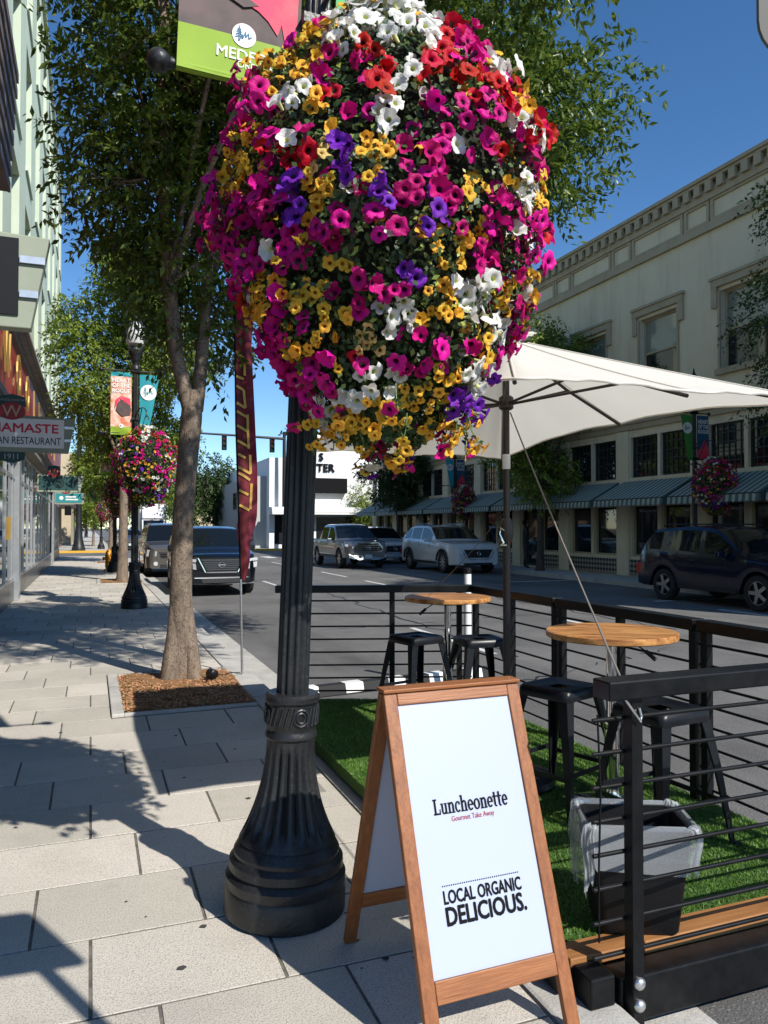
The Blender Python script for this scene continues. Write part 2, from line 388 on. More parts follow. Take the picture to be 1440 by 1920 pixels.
# road markings
mk = struct(bpy.data.objects.new('road_markings', None)); COL.objects.link(mk)
for (x0, y0, x1, y1) in ((7.95, 9.5, 8.06, 12.0), (7.95, 20.0, 8.06, 22.6), (8.0, 24.6, 8.1, 27.6), (8.0, 33, 8.1, 36), (4.95, 9.0, 5.05, 11.8), (4.95, 21, 5.05, 23.6), (4.95, 30, 5.05, 33)):
    MB().box(x0, x1, y0, y1, -0.128, -0.126).build('lane_dash', m_line, mk)
MB().box(11.9, 12.0, 6.0, 12.2, -0.128, -0.126).build('bay_line', m_line, mk)
for yb in (14.0, 20.5, 27.0):
    MB().box(11.9, 14.2, yb, yb + 0.1, -0.128, -0.126).build('bay_line', m_line, mk)
for i in range(9):
    MB().box(2.2 + i * 1.35, 2.75 + i * 1.35, 41.0, 43.2, -0.128, -0.126).build('crosswalk_bar', m_line, mk)
m_tar = mat('tar seam', (0.018,0.018,0.019), 0.55)
rs_ = random.Random(4)
for (x0, y0, x1, y1) in ((3.6, 7.0, 7.6, 8.6), (5.2, 8.6, 5.6, 19), (8.9, 10, 9.3, 24), (3.4, 12, 8.6, 12.9), (6.0, 20, 11.5, 21.5), (9.6, 6.5, 11.8, 9.0)):
    n_ = 26; t_ = MB(); V = []
    for q in range(n_ + 1):
        f = q / n_; x = x0 + (x1-x0)*f + rs_.uniform(-.09, .09); y = y0 + (y1-y0)*f + rs_.uniform(-.09, .09); w_ = rs_.uniform(.012, .035)
        V += [(x - w_, y - w_*.4, -.1265), (x + w_, y + w_*.4, -.1265)]
    t_.add(V, [(2*q, 2*q+1, 2*q+3, 2*q+2) for q in range(n_)]); t_.build('tar_seam', m_tar, road)
# kerb joints: thin dark gaps every 3 m drawn as recessed fillers
for i in range(16):
    MB().box(1.376, 1.624, i * 3 - 2.0, i * 3 - 1.988, -0.06, 0.0012).build('kerb_joint', m_joint, curb)
# ================================================================== BUILDINGS
m_cream = mat('cream stucco', (0.74,0.64,0.45), 0.85, col2=(0.78,0.69,0.50), scale=0.8, bump=0.1, bscale=40, stain=((0.42,0.36,0.26), 0.9, 0.50, 0.55, (1,1.6,0.22)))
m_trim = mat('tan trim', (0.44,0.36,0.235), 0.8, col2=(0.49,0.41,0.28), scale=1.5, stain=((0.28,0.23,0.16), 1.4, 0.52, 0.5, (1,1.5,0.4)))
m_mint = mat('mint render', (0.52,0.60,0.46), 0.85, col2=(0.58,0.66,0.52), scale=0.7, bump=0.1, bscale=30, stain=((0.38,0.44,0.34), 0.8, 0.50, 0.5, (1,1.5,0.2)))
m_muntin = mat('dark muntin', (0.03,0.032,0.035), 0.5)
m_alu = mat('aluminium frame', (0.45,0.46,0.47), 0.35, 0.7, col2=(0.55,0.56,0.57), scale=4)
m_granite = mat('dark granite', (0.055,0.055,0.06), 0.3, col2=(0.10,0.10,0.105), scale=60)
m_redfascia = mat('red fascia', (0.34,0.035,0.035), 0.45)
m_gold = mat('gold letters', (0.62,0.40,0.12), 0.35, 0.6)
m_stone = mat('grey stone', (0.20,0.185,0.165), 0.85, col2=(0.28,0.26,0.235), scale=3, bump=0.2)
m_brown = mat('brown metal', (0.17,0.135,0.12), 0.6, col2=(0.21,0.17,0.15), scale=3)
m_signgreen = mat('sage sign frame', (0.245,0.275,0.205), 0.6, col2=(0.28,0.31,0.235), scale=3)
m_signwhite = mat('sign face', (0.78,0.76,0.75), 0.45)
m_red = mat('sign red', (0.30,0.012,0.022), 0.45)
m_redtext = mat('red lettering', (0.58,0.018,0.05), 0.5)
m_teal = mat('teal face', (0.02,0.22,0.24), 0.5)
m_dkteal = mat('dark teal face', (0.012,0.055,0.055), 0.5)
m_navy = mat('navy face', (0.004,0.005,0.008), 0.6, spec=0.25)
m_awn = mat('awning green', (0.085,0.135,0.125), 0.8)
m_awn2 = mat('awning pale', (0.36,0.42,0.38), 0.8)
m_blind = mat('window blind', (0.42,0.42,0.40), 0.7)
m_blindglass = mat('glass over blind', (0.20,0.225,0.20), 0.04, spec=0.8, col2=(0.26,0.285,0.26), scale=1.2)
m_offwhite = mat('white render', (0.80,0.80,0.79), 0.8, col2=(0.76,0.76,0.75), scale=0.5)

def wall_open(mb, X0, X1, y0, y1, z0, z1, rects, m=0):
    """slab between X0..X1 spanning y,z with rectangular holes (ya,yb,za,zb)"""
    ys = sorted({y0, y1, *[r[0] for r in rects], *[r[1] for r in rects]}); zs = sorted({z0, z1, *[r[2] for r in rects], *[r[3] for r in rects]})
    for a, b in zip(ys[:-1], ys[1:]):
        zz = z0
        free = []
        for c, d in zip(zs[:-1], zs[1:]):
            hole = any(r[0] - 1e-6 <= a and b <= r[1] + 1e-6 and r[2] - 1e-6 <= c and d <= r[3] + 1e-6 for r in rects)
            if not hole:
                if free and abs(free[-1][1] - c) < 1e-6: free[-1][1] = d
                else: free.append([c, d])
        for c, d in free: mb.box(X0, X1, a, b, c, d, m)

# ---- cream two-storey block across the street
cb = thing('cream_building', 'two-storey cream stucco block with striped green awnings across the street', 'building', (16.0, 0, 0))
Y0, Y1 = 2.0, 43.0
upper, lower, shop = [], [], []
yc = 18.65
bays = [yc + 3.3 * i for i in range(-5, 8)]
bays = [b for b in bays if Y0 + 1 < b < Y1 - 1]
for b in bays: upper.append((b - 0.82, b + 0.82, 5.85, 8.0))
# transom windows (pairs) and shop windows
pil = [b + 1.65 for b in bays]
for i, b in enumerate(bays):
    lower.append((b - 1.30, b - 0.06, 3.1, 4.38)); lower.append((b + 0.06, b + 1.30, 3.1, 4.38))
    shop.append((b - 1.28, b - 0.08, 0.62, 2.25)); shop.append((b + 0.08, b + 1.28, 0.62 if i % 3 else 0.05, 2.25))
mb = MB(); wall_open(mb, 0, 0.45, Y0, Y1, 0.0, 11.1, upper + lower + shop); mb.box(0.46, 12, Y0, Y1, 0, 10.9)
mb.build('wall', m_cream, cb)
for (a, b, c, d) in upper:
    fr = MB(); t = 0.07
    fr.box(0.16,0.24,a,a+t,c,d); fr.box(0.16,0.24,b-t,b,c,d); fr.box(0.161,0.239,a+t,b-t,c,c+t); fr.box(0.161,0.239,a+t,b-t,d-t,d); fr.box(0.162,0.238,a+t,b-t,(c+d)/2-.03,(c+d)/2+.03)
    f = fr.build('window', m_trim, cb)
    MB().box(0.2, 0.205, a+t, b-t, c+t, (c+d)/2-.03).build('pane', m_glass, f)
    MB().box(0.19, 0.195, a+t, b-t, (c+d)/2+.03, d-t).build('pane', m_blindglass, f)
    tr = MB()   # hood moulding with dropped ears and sill
    tr.box(-0.09, 0, a-0.28, b+0.28, d+0.10, d+0.30); tr.box(-0.13, -0.002, a-0.32, b+0.32, d+0.301, d+0.38)
    tr.box(-0.08, -0.003, a-0.28, a-0.08, d-0.45, d+0.099); tr.box(-0.08, -0.003, b+0.08, b+0.28, d-0.45, d+0.099)
    tr.box(-0.05, 0.15, a-0.079, a-0.001, c, d); tr.box(-0.05, 0.15, b+0.001, b+0.079, c, d)
    tr.build('window_hood', m_trim, cb)
    sl = MB(); sl.box(-0.10, 0.15, a-0.15, b+0.15, c-0.16, c-0.001); sl.build('sill', m_trim, cb)
for i, (a, b, c, d) in enumerate(lower):
    if b < 9: continue
    fr = MB(); nY = 6; nZ = 5
    for q in range(nY + 1):
        y_ = a + (b - a) * q / nY; fr.box(0.10, 0.14, y_-.014 if 0<q<nY else (a if q==0 else b-.05), y_+.014 if 0<q<nY else (a+.05 if q==0 else b), c, d)
    for q in range(nZ + 1):
        z_ = c + (d - c) * q / nZ; fr.box(0.104, 0.136, a, b, z_-.014 if 0<q<nZ else (c if q==0 else d-.05), z_+.014 if 0<q<nZ else (c+.05 if q==0 else d))
    f = fr.build('transom_window', m_muntin, cb)
    MB().box(0.125, 0.13, a, b, c, d).build('pane', m_glass, f)
for i, (a, b, c, d) in enumerate(shop):
    if b < 9: continue
    fr = MB(); t = 0.06
    fr.box(0.10,0.18,a,a+t,c,d); fr.box(0.10,0.18,b-t,b,c,d); fr.box(0.101,0.179,a+t,b-t,c,c+t); fr.box(0.101,0.179,a+t,b-t,d-t,d)
    f = fr.build('shop_door' if c < .3 else 'shop_window', m_trim if c > .3 else m_muntin, cb)
    MB().box(0.15, 0.155, a+t, b-t, c+t, d-t).build('pane', m_glass, f)
# trims
tr = MB(); tr.box(-0.07, 0, Y0, Y1, 4.62, 4.80); tr.box(-0.12, -0.002, Y0, Y1, 4.801, 4.92); tr.build('string_course', m_trim, cb)
tr = MB(); tr.box(-0.05, 0, Y0, Y1, 9.85, 10.0); tr.box(-0.10, -0.002, Y0, Y1, 9.75, 9.849)
y_ = Y0 + 0.2
tr.box(-0.10, 0, Y0, Y1, 10.62, 10.92)
tr.build('parapet_band', m_trim, cb)
for i, b in enumerate(bays):                    # framed parapet panels: rails standing proud around each panel
    for (a0, a1) in ((b - 1.02, b + 1.02), (b + 1.27, b + 2.03)):
        pn = MB(); zA, zB = 10.0, 10.62
        pn.box(-0.055, -0.001, a0-.10, a0, zA, zB); pn.box(-0.055, -0.001, a1, a1+.10, zA, zB); pn.box(-0.056, -0.001, a0, a1, zB-.07, zB-.001); pn.box(-0.056, -0.001, a0, a1, zA+.001, zA+.07)
        pn.build('parapet_panel', m_trim, cb)
cp = MB(); cp.box(-0.26, 0.55, Y0, Y1, 11.16, 11.26); cp.box(-0.20, 0.5, Y0, Y1, 11.08, 11.159); cp.build('cornice', m_trim, cb)
den = None
for i in range(int((Y1 - 8) / 0.42)):
    y_ = 8 + i * 0.42
    if den is None: den = MB().box(-0.21, -0.101, -0.11, 0.11, 10.80, 11.079).build('dentil', m_trim, cb); o = den
    else: o = den.copy(); COL.objects.link(o)
    o.location = (0, y_, 0)
# tiled base
m_tile = mat('checker tile', (0.32,0.29,0.23), 0.5)
N = m_tile.node_tree; ck = N.nodes.new('ShaderNodeTexChecker'); ck.inputs['Scale'].default_value = 9.0
ck.inputs['Color1'].default_value = (0.33,0.30,0.235,1); ck.inputs['Color2'].default_value = (0.02,0.02,0.022,1)
tcn = N.nodes.new('ShaderNodeTexCoord'); mpn = N.nodes.new('ShaderNodeMapping'); mpn.inputs['Rotation'].default_value = (R(45),0,0)
mpn.inputs['Location'].default_value = (0.05, 0, 0)
N.links.new(tcn.outputs['Object'], mpn.inputs['Vector']); N.links.new(mpn.outputs['Vector'], ck.inputs['Vector'])
N.links.new(ck.outputs['Color'], N.nodes['Principled BSDF'].inputs['Base Color'])
for (a, b, c, d) in shop:
    if c > .3 and b > 9: MB().box(-0.03, -0.002, a - 0.079, b + 0.079, 0.03, 0.52).build('tiled_plinth', m_tile, cb)
for p_ in pil: MB().box(-0.06, -0.001, p_ - 0.30, p_ + 0.30, 0.0, 4.6).build('pilaster', m_cream, cb)
# awnings: each a thing of stripes
for i, b in enumerate(bays):
    if b < 9: continue
    k_ = sum(1 for q in bays if 9 <= q < b) - 1
    lab_ = 'green striped fabric awning on the cream block, ' + ('beyond the right edge of view' if k_ < 0 else 'rightmost in view' if k_ == 0 else ['second','third','fourth','fifth','sixth','seventh','eighth','ninth','tenth'][k_-1] + ' from the right')
    aw = thing('awning', lab_, 'awning', (15.93, b, 0), group='awnings on the cream block')
    mbs = [MB(), MB()]; n = 30; hw = 1.55
    for q in range(n):
        a0 = -hw + 2*hw*q/n; a1 = -hw + 2*hw*(q+1)/n; t = mbs[q % 2]
        t.add([(-0.02,a0,2.98),(-0.02,a1,2.98),(-1.15,a1,2.38),(-1.15,a0,2.38)], [(0,1,2,3)])
        am = (a0+a1)/2
        t.add([(-1.15,a0,2.38),(-1.15,a1,2.38),(-1.17,a1,2.20),(-1.175,am,2.15),(-1.17,a0,2.20)], [(0,1,2,3,4)])
    mbs[0].add([(-0.02,-hw,2.98),(-1.15,-hw,2.38),(-1.17,-hw,2.18),(-0.02,-hw,2.3)], [(0,1,2,3)]); mbs[0].add([(-0.02,hw,2.98),(-1.15,hw,2.38),(-1.17,hw,2.18),(-0.02,hw,2.3)], [(0,1,2,3)])
    mbs[0].build('green_stripes', m_awn, aw); mbs[1].build('pale_stripes', m_awn2, aw)
    MB().tube([(-1.14,-hw,2.37),(-1.14,hw,2.37)], .02, 6).build('front_bar', m_muntin, aw)

# ---- mint-green block on the left
gb = thing('mint_building', 'tall pale mint-green building with recessed windows above the shopfronts', 'building', (-1.5, 0, 0))
GY0, GY1 = 2.0, 42.5; TOP = 17.6
wins = []
for fl in range(3):
    z0 = 6.25 + fl * 3.85
    y_ = 3.4
    while y_ < GY1 - 1.6:
        wins.append((y_, y_ + 1.75, z0, z0 + 2.95)); y_ += 3.3
mb = MB(); wall_open(mb, -0.5, 0.0, GY0, GY1, 5.62, TOP, wins); mb.box(-9, -0.51, GY0, GY1, 5.0, TOP - .3)
mb.build('wall', m_mint, gb)
gf = None
for (a, b, c, d) in wins:
    if b < 12: continue
    fr = MB(); t = 0.06
    fr.box(-0.46,-0.36,a,a+t,c,d); fr.box(-0.46,-0.36,b-t,b,c,d); fr.box(-0.459,-0.361,a+t,b-t,c,c+t); fr.box(-0.459,-0.361,a+t,b-t,d-t,d); fr.box(-0.458,-0.362,a+t,b-t,c+.95,c+1.02); fr.box(-0.457,-0.363,(a+b)/2-.03,(a+b)/2+.03,c+t,d-t)
    f = fr.build('window', m_alu, gb); MB().box(-0.42, -0.415, a+t, b-t, c+t, d-t).build('pane', m_glass, f)
    MB().box(-0.40, 0.05, a - .03, b + .03, c - 0.10, c - 0.002).build('sill', m_mint, gb)
MB().box(-0.6, 0.10, GY0, GY1, TOP, TOP + 0.12).build('coping', m_mint, gb)
# shopfront level
st = MB(); st.box(-0.4, 0.10, GY0, GY1, 5.30, 5.44); st.box(-0.4, 0.20, GY0, GY1, 5.441, 5.54); st.box(-0.4, 0.28, GY0, GY1, 5.541, 5.62)
st.build('stone_cornice', m_stone, gb)
MB().box(-0.4, 0.05, GY0, GY1, 3.85, 5.299).build('red_fascia', m_redfascia, gb)
cn = MB(); cn.box(-0.4, 0.30, GY0, GY1, 3.50, 3.62); cn.box(-0.4, 0.16, GY0, GY1, 3.62, 3.849); cn.box(-0.4, 0.24, GY0, GY1, 3.30, 3.499)
cn.build('shopfront_canopy', m_stone, gb)
letters = 'WOOLWORTH'
for base in (14.6,):
    for i, ch in enumerate(letters):
        yy = base + i * 2.3
        text(gb, ch, m_gold, plane_m((0.14, yy, 4.58), (0, 1, 0), (0, 0, 1)), height=0.82, name='gold_letter', depth=0.03)
plinth = MB().box(-0.3, 0.0, GY0, 43.0, 0.0, 0.42).build('plinth', m_granite, gb)
MB().box(-6, -0.32, GY0, 42.4, 0, 5.0).build('shop_interior', m_navy, gb)
sf = []
y_ = 9.0; q = 0
while y_ < 42.0:
    wdt = [1.45, 1.35, 1.2, 1.6][q % 4]
    b = min(y_ + wdt, 42.2)
    fr = MB(); t = 0.055; c, d = 0.42, 3.28
    fr.box(-0.10,0.012,y_,y_+t,c,d); fr.box(-0.10,0.006,y_+t,b,c,c+.07); fr.box(-0.10,0.006,y_+t,b,2.55,2.62); fr.box(-0.101,0.006,y_+t,b,d-.07,d)
    f = fr.build('shop_window', m_alu, gb)
    MB().box(-0.03, -0.02, y_+t, b, c+.07, 2.55).build('pane', m_shopglass, f); MB().box(-0.03, -0.02, y_+t, b, 2.62, d-.07).build('pane', m_shopglass, f)
    y_ = b; q += 1
for yp in (17.9, 34.2): MB().box(-0.2, 0.09, yp, yp + 0.45, 0.0, 3.29).build('pier', m_alu, gb, bevel=.01)
ps = MB().box(-0.019, -0.012, 16.2, 17.2, 1.30, 1.75).build('yellow_poster', m_yellow, gb)
# ribbed metal cornice on the near neighbour
rb = thing('ribbed_cornice', 'brown ribbed metal cornice jutting out above the left shopfronts', 'cornice', (-1.5, 0, 0))
MB().box(0.001, 0.5, 5, 10.6, 5.75, 7.3).build('core', m_brown, rb)
for i in range(8): MB().box(0.501, 0.50 + 0.03 + 0.012*i, 5, 10.62, 5.75 + i*0.2, 5.87 + i*0.2).build('rib', m_brown, rb)

# ---- white corner building beyond the junction
wb = thing('white_building', 'white flat-fronted corner building with black marquee beyond the junction', 'building', (11.6, 55.0, 0))
mb = MB(); mb.box(0.5, 19, 0, 18, 0, 6.6); mb.box(3.2, 16.0, -0.12, 6, 0, 8.6); mb.build('wall', m_offwhite, wb)
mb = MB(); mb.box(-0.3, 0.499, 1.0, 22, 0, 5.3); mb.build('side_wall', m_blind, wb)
for i in range(3):
    f = MB().box(-0.34, -0.302, 2 + i*3.4, 3.6 + i*3.4, 3.0, 4.4).build('window', m_muntin, wb); MB().box(-0.345, -0.341, 2.1+i*3.4, 3.5+i*3.4, 3.1, 4.3).build('pane', m_glass, f)
for i in range(2): MB().box(-0.34, -0.302, 2 + i*3.4, 4.4 + i*3.4, 0.5, 2.3).build('shop_window', m_glass, wb)
cn = MB(); cn.box(0.4, 19, -1.4, -0.121, 2.62, 2.82); cn.box(0.4, 19, -1.3, -0.122, 2.83, 2.98); cn.box(0.4, 19, -1.45, -0.123, 2.45, 2.6); cn.build('entrance_canopy', m_white, wb)
MB().box(0.9, 2.6, -0.03, -0.001, 0.3, 2.4).build('doorway', m_navy, wb)
MB().box(4.0, 15.5, -0.16, -0.122, 0.35, 2.3).build('shop_glazing', m_glass, wb)
MB().box(2.6, 6.25, -0.6, -0.125, 4.05, 5.15).build('marquee', m_ink, wb)
text(wb, 'S', m_ink, plane_m((4.35, -0.2, 6.75), (1,0,0), (0,0,1)), height=0.55, bold=0.04, name='lettering', depth=.1)
text(wb, 'TER', m_ink, plane_m((4.7, -0.2, 5.95), (1,0,0), (0,0,1)), height=0.55, bold=0.04, name='lettering', depth=.1)
MB().box(12.0, 12.5, -0.35, -0.125, 2.9, 8.6).build('fin', m_blind, wb)

# ---- low brown building on the next block, left
bb = thing('brown_building', 'low brown shop with tiled canopy roof on the next block', 'building', (-3.4, 55.2, 0))
MB().box(-6, 1.2, 0, 12, 0, 3.2).build('wall', mat('brown render', (0.23,0.15,0.105), 0.8), bb)
rf = MB(); rf.add([(-6,-1.0,3.0),(2.6,-1.0,3.0),(2.6,12,3.0),(-6,12,3.0),(-6,1.2,4.2),(0.6,1.2,4.2),(0.6,12,4.2),(-6,12,4.2)], [(0,1,5,4),(1,2,6,5),(3,0,4,7),(2,3,7,6),(4,5,6,7),(3,2,1,0)]); rf.build('roof', m_brown, bb)
MB().box(0.0, 0.7, -0.03, -0.002, 0, 2.2).build('door', m_navy, bb)
MB().box(1.202, 1.23, 1.0, 3.4, 0.8, 2.4).build('window', m_glass, bb)
pb_ = thing('pale_building', 'distant pale block rising behind the brown shop', 'building', (-4, 72, 0))
MB().box(-14, 2.4, 0, 24, 0, 8.0).build('wall', m_trim, pb_)
for i in range(4): MB().box(2.401, 2.45, 2 + i*5, 4.4 + i*5, 4.6, 6.6).build('window', m_glass, pb_)
pc_ = thing('far_building', 'far tan building closing the view down the street', 'building', (12, 95, 0))
MB().box(0, 22, 0, 30, 0, 7).build('wall', m_trim, pc_); MB().box(-.05, 22.1, -.05, 30.1, 7, 7.3).build('coping', m_stone, pc_)
for i in range(6): MB().box(-.06, -.001, 2 + i*4.5, 4 + i*4.5, 3.8, 5.6).build('window', m_glass, pc_)

# ---- projecting shop signs on the left
def blade(yq, rows, label, face, texts, topper=True, zb=2.53, small=False):
    t = thing('blade_sign', label, 'sign', (-1.5, yq, zb), group='projecting shop signs')
    W = 1.30
    mb = MB(); poly = [(0.10,0),(W-0.085,0),(W,0.46),(0.10,0.50)]
    mb.prism(poly, -0.045, 0.045, lambda u,v,d: (u, d, v)); mb.build('frame', m_signgreen, t, bevel=.006)
    for zz in (0.15, 0.32):
        br = MB(); br.box(W-0.135, W-0.02 if zz > .3 else W-.05, -0.062, -0.046, zz, zz+.035); br.build('strap', m_steel, t)
    MB().box(0.14, W-0.14, -0.056, -0.047, 0.06, 0.44).build('face', face, t)
    MB().box(0.001, 0.099, -0.03, 0.03, 0.12, 0.18).build('bracket', m_stone, t)
    if topper:
        n = 28; mb = MB(); mb.prism([(0.53+0.16*math.cos(2*PI*k/n), 0.53+0.115*math.sin(2*PI*k/n)) for k in range(n)], -0.064, 0.05, lambda u,v,d: (u, d, v)); ov = mb.build('oval', m_red, t)
        mb = MB(); mb.prism([(0.36,0.60),(0.70,0.60),(0.68,0.72),(0.53,0.755),(0.38,0.72)], -0.05, 0.04, lambda u,v,d: (u, d, v)); mb.build('crest', m_dkteal, t)
        text(t, 'W', m_trim, plane_m((0.53,-0.0665,0.53),(1,0,0),(0,0,1)), height=0.15, name='monogram')
        if not small:
            text(t, 'WOOLWORTH', m_blind, plane_m((0.53,-0.0535,0.675),(1,0,0),(0,0,1)), width=0.29, name='lettering')
            mb = MB(); mb.prism([(0.38,-0.10),(0.50,-0.14),(0.56,-0.14),(0.68,-0.10),(0.69,-0.001),(0.37,-0.001)], -0.04, 0.04, lambda u,v,d: (u,d,v)); mb.build('date_plaque', m_dkteal, t)
            text(t, '1911', m_blind, plane_m((0.53,-0.0445,-0.06),(1,0,0),(0,0,1)), width=0.16, name='lettering')
    for (s, mt, x, z, wd, h, bd) in texts: text(t, s, mt, plane_m((x,-0.0595,z),(1,0,0),(0,0,1)), width=wd, height=h, bold=bd)
    return t
blade(4.2, 1, 'sage-green projecting sign with black panel, nearest to the viewer', m_navy, [], topper=False)
blade(11.1, 1, 'white projecting restaurant sign lettered NAMASTE under a red oval crest', m_signwhite,
      [('NAMASTE', m_redtext, 0.685, 0.315, 0.81, 0.115, 0.05), ('INDIAN RESTAURANT', m_ink, 0.65, 0.15, 0.95, 0.095, 0.0)])
s2 = blade(23.5, 1, 'dark teal projecting sign with a globe emblem below a red oval', m_dkteal, [], small=True)
mb = MB()
for r_ in (0.14, 0.10, 0.06): mb.lathe([(r_, -0.0585), (r_, -0.0605), (r_-.018, -0.0605), (r_-.018, -0.0585)], 24, (0.66, 0, 0.25), axis='y', cap=False)
mb.build('globe_emblem', m_navy, s2)
s3 = blade(34.5, 1, 'turquoise projecting sign with small white mark, farthest of the row', m_teal, [], small=True, zb=2.5)
mb = MB(); mb.box(0.52, 0.92, -0.0585, -0.0565, 0.27, 0.33); mb.box(0.52, 1.0, -0.0585, -0.0565, 0.16, 0.22); mb.lathe([(0.001,-0.0585),(0.08,-0.0585),(0.08,-0.0565)], 16, (0.36,0,0.25), axis='y'); mb.build('mark', m_signwhite, s3)
# ================================================================== STREET LAMPS, BANNERS, FLOWER BASKETS
LP = [(0.75, 3.10), (0.79, 15.45), (0.78, 28.0), (0.70, 57.5), (14.8, 15.9), (14.8, 30.1), (12.6, 57.5)]
lab_lamp = ['black fluted cast-iron street lamp post beside the sandwich board', 'black street lamp with flared base beyond the nearest tree',
            'shaded black street lamp post beside the orange hydrant', 'small distant street lamp past the junction on the left pavement',
            'street lamp across the road beside the dark blue car', 'street lamp across the road behind the white parked car', 'slim far lamp in front of the white building']
def make_lamp():
    t = thing('street_lamp', lab_lamp[0], 'street lamp', (LP[0][0], LP[0][1], 0), group='fluted black street lamps')
    # stepped foot
    mb = MB(); mb.lathe([(0.235,0),(0.245,0.01),(0.245,0.10),(0.238,0.115),(0.243,0.125),(0.243,0.155),(0.225,0.175),(0.232,0.185),(0.230,0.215),(0.212,0.235),(0.214,0.25),(0.200,0.275),(0.18,0.30)], 56)
    mb.build('foot', m_iron, t, smooth=35)
    prof = []
    for q in range(25):
        z = 0.29 + q / 24 * 0.40; u = q / 24
        r = 0.098 + 0.098 * (1 - u) ** 2.1 if u < 1 else 0.098
        fd = 0.14 * min(1, max(0, (u - 0.06) * 9)) * min(1, max(0, (0.97 - u) * 9))
        prof.append((r, z, fd))
    mb = MB(); mb.lathe(prof, 144, flutes=18); mb.build('bell', m_iron, t, smooth=50)
    mb = MB(); mb.lathe([(0.098,0.69),(0.106,0.70),(0.106,0.715),(0.100,0.725),(0.100,0.735),(0.104,0.745),(0.104,0.835),(0.112,0.845),(0.112,0.865),(0.100,0.875),(0.07,0.876)], 48)
    cl = mb.build('collar', m_iron, t, smooth=35)
    orn = MB()
    for k in range(28):
        a = 2*PI*k/28
        if k % 7 in (0, 1): continue
        p0 = Vector((0.106*math.cos(a-.06), 0.106*math.sin(a-.06), 0.752)); p1 = Vector((0.106*math.cos(a+.12), 0.106*math.sin(a+.12), 0.828))
        orn.tube([p0, p1], 0.0055, 6)
    for k in range(4):
        a = 2*PI*(k*7+0.5)/28
        for r_ in (0.030, 0.018):
            c = Vector((0.106*math.cos(a), 0.106*math.sin(a), 0.79)); e = Vector((-math.sin(a), math.cos(a), 0))
            pts = [c + e*r_*math.cos(b) + Vector((0,0,1))*r_*1.1*math.sin(b) for b in np.linspace(0, 2*PI, 13)]
            orn.tube(pts, 0.005, 5)
    orn.build('rope_band', m_iron, cl, smooth=40)
    mb = MB(); mb.lathe([(0.067,0.87,.16),(0.065,1.6,.16),(0.060,2.6,.16),(0.056,3.4,.16),(0.050,4.55,.16)], 96, flutes=12); mb.build('shaft', m_iron, t, smooth=50)
    # luminaire
    lu = MB(); lu.lathe([(0.05,4.55),(0.085,4.57),(0.085,4.62),(0.06,4.66),(0.075,4.75),(0.12,4.86),(0.135,4.90),(0.135,4.96),(0.11,5.0),(0.10,5.01)], 24)
    lm = lu.build('lamp_head', m_iron, t, smooth=40)
    gl = MB(); gl.lathe([(0.10,5.01),(0.17,5.06),(0.195,5.16),(0.19,5.28),(0.14,5.42),(0.08,5.50)], 24); gl.build('globe', mat('acorn glass', (0.55,0.57,0.56), 0.15), lm, smooth=40)
    fi = MB()
    for k in range(16):
        a = 2*PI*k/16
        fi.tube([(0.198*math.cos(a),0.198*math.sin(a),5.14),(0.196*math.cos(a+.2),0.196*math.sin(a+.2),5.27),(0.145*math.cos(a+.3),0.145*math.sin(a+.3),5.42),(0.06,0,5.54) if k%8==0 else (0.06*math.cos(a),0.06*math.sin(a),5.54)], 0.016, 5)
    fi.lathe([(0.09,5.50),(0.07,5.54),(0.03,5.60),(0.018,5.68),(0.004,5.74)], 12); fi.build('cage', m_iron, lm, smooth=40)
    # basket bracket towards the viewer, banner arms left and right
    br = MB(); D = Vector((0.18, -0.59, 0)).normalized()
    pts = []
    for q in range(15):
        a = q/14*PI*1.05; rad = 0.30
        pts.append(D*(0.31 - 0.29*math.cos(a)) + Vector((0,0,3.62 + 0.18*math.sin(a))))
    br.tube(pts, 0.011, 7); br.tube([D*0.06 + Vector((0,0,3.2)), D*0.33 + Vector((0,0,3.78))], 0.009, 6); br.box(-0.075, 0.075, -0.075, 0.075, 3.18, 3.22); br.box(-0.075, 0.075, -0.075, 0.075, 3.60, 3.64)
    e = D*0.61
    ring = [e + Vector((0.03*math.cos(b), 0, 3.58 + 0.03*math.sin(b))) for b in np.linspace(0, 2*PI, 11)]
    br.tube(ring, 0.006, 5); br.build('basket_bracket', m_iron, t, smooth=50)
    for s in (-1, 1):
        for z in (3.34, 4.54):
            ar = MB(); L = 0.575 if s < 0 else 0.44
            ar.tube([(s*0.05,0,z),(s*L,0,z)], 0.014, 8); ar.box(-0.08, 0.08, -0.07, 0.07, z-.03, z+.03)
            ar.lathe([(0.004,-0.046),(0.024,-0.040),(0.040,-0.022),(0.046,0),(0.040,0.022),(0.024,0.040),(0.004,0.046)], 14, (s*(L+.05),0,z), axis='x')
            ar.lathe([(0.020,-.012),(0.024,0),(0.020,.012)], 12, (s*(L+.003),0,z), axis='x')
            ar.build('banner_arm', m_iron, t, smooth=45)
    return t
lamp0 = make_lamp()
lamp_tilt = Matrix.Rotation(R(2.0), 3, Vector((math.sin(YAW), math.cos(YAW), 0))).to_euler()
lamps = [lamp0] + [dup(lamp0, lab_lamp[i], (LP[i][0], LP[i][1], -0.0)) for i in range(1, 7)]

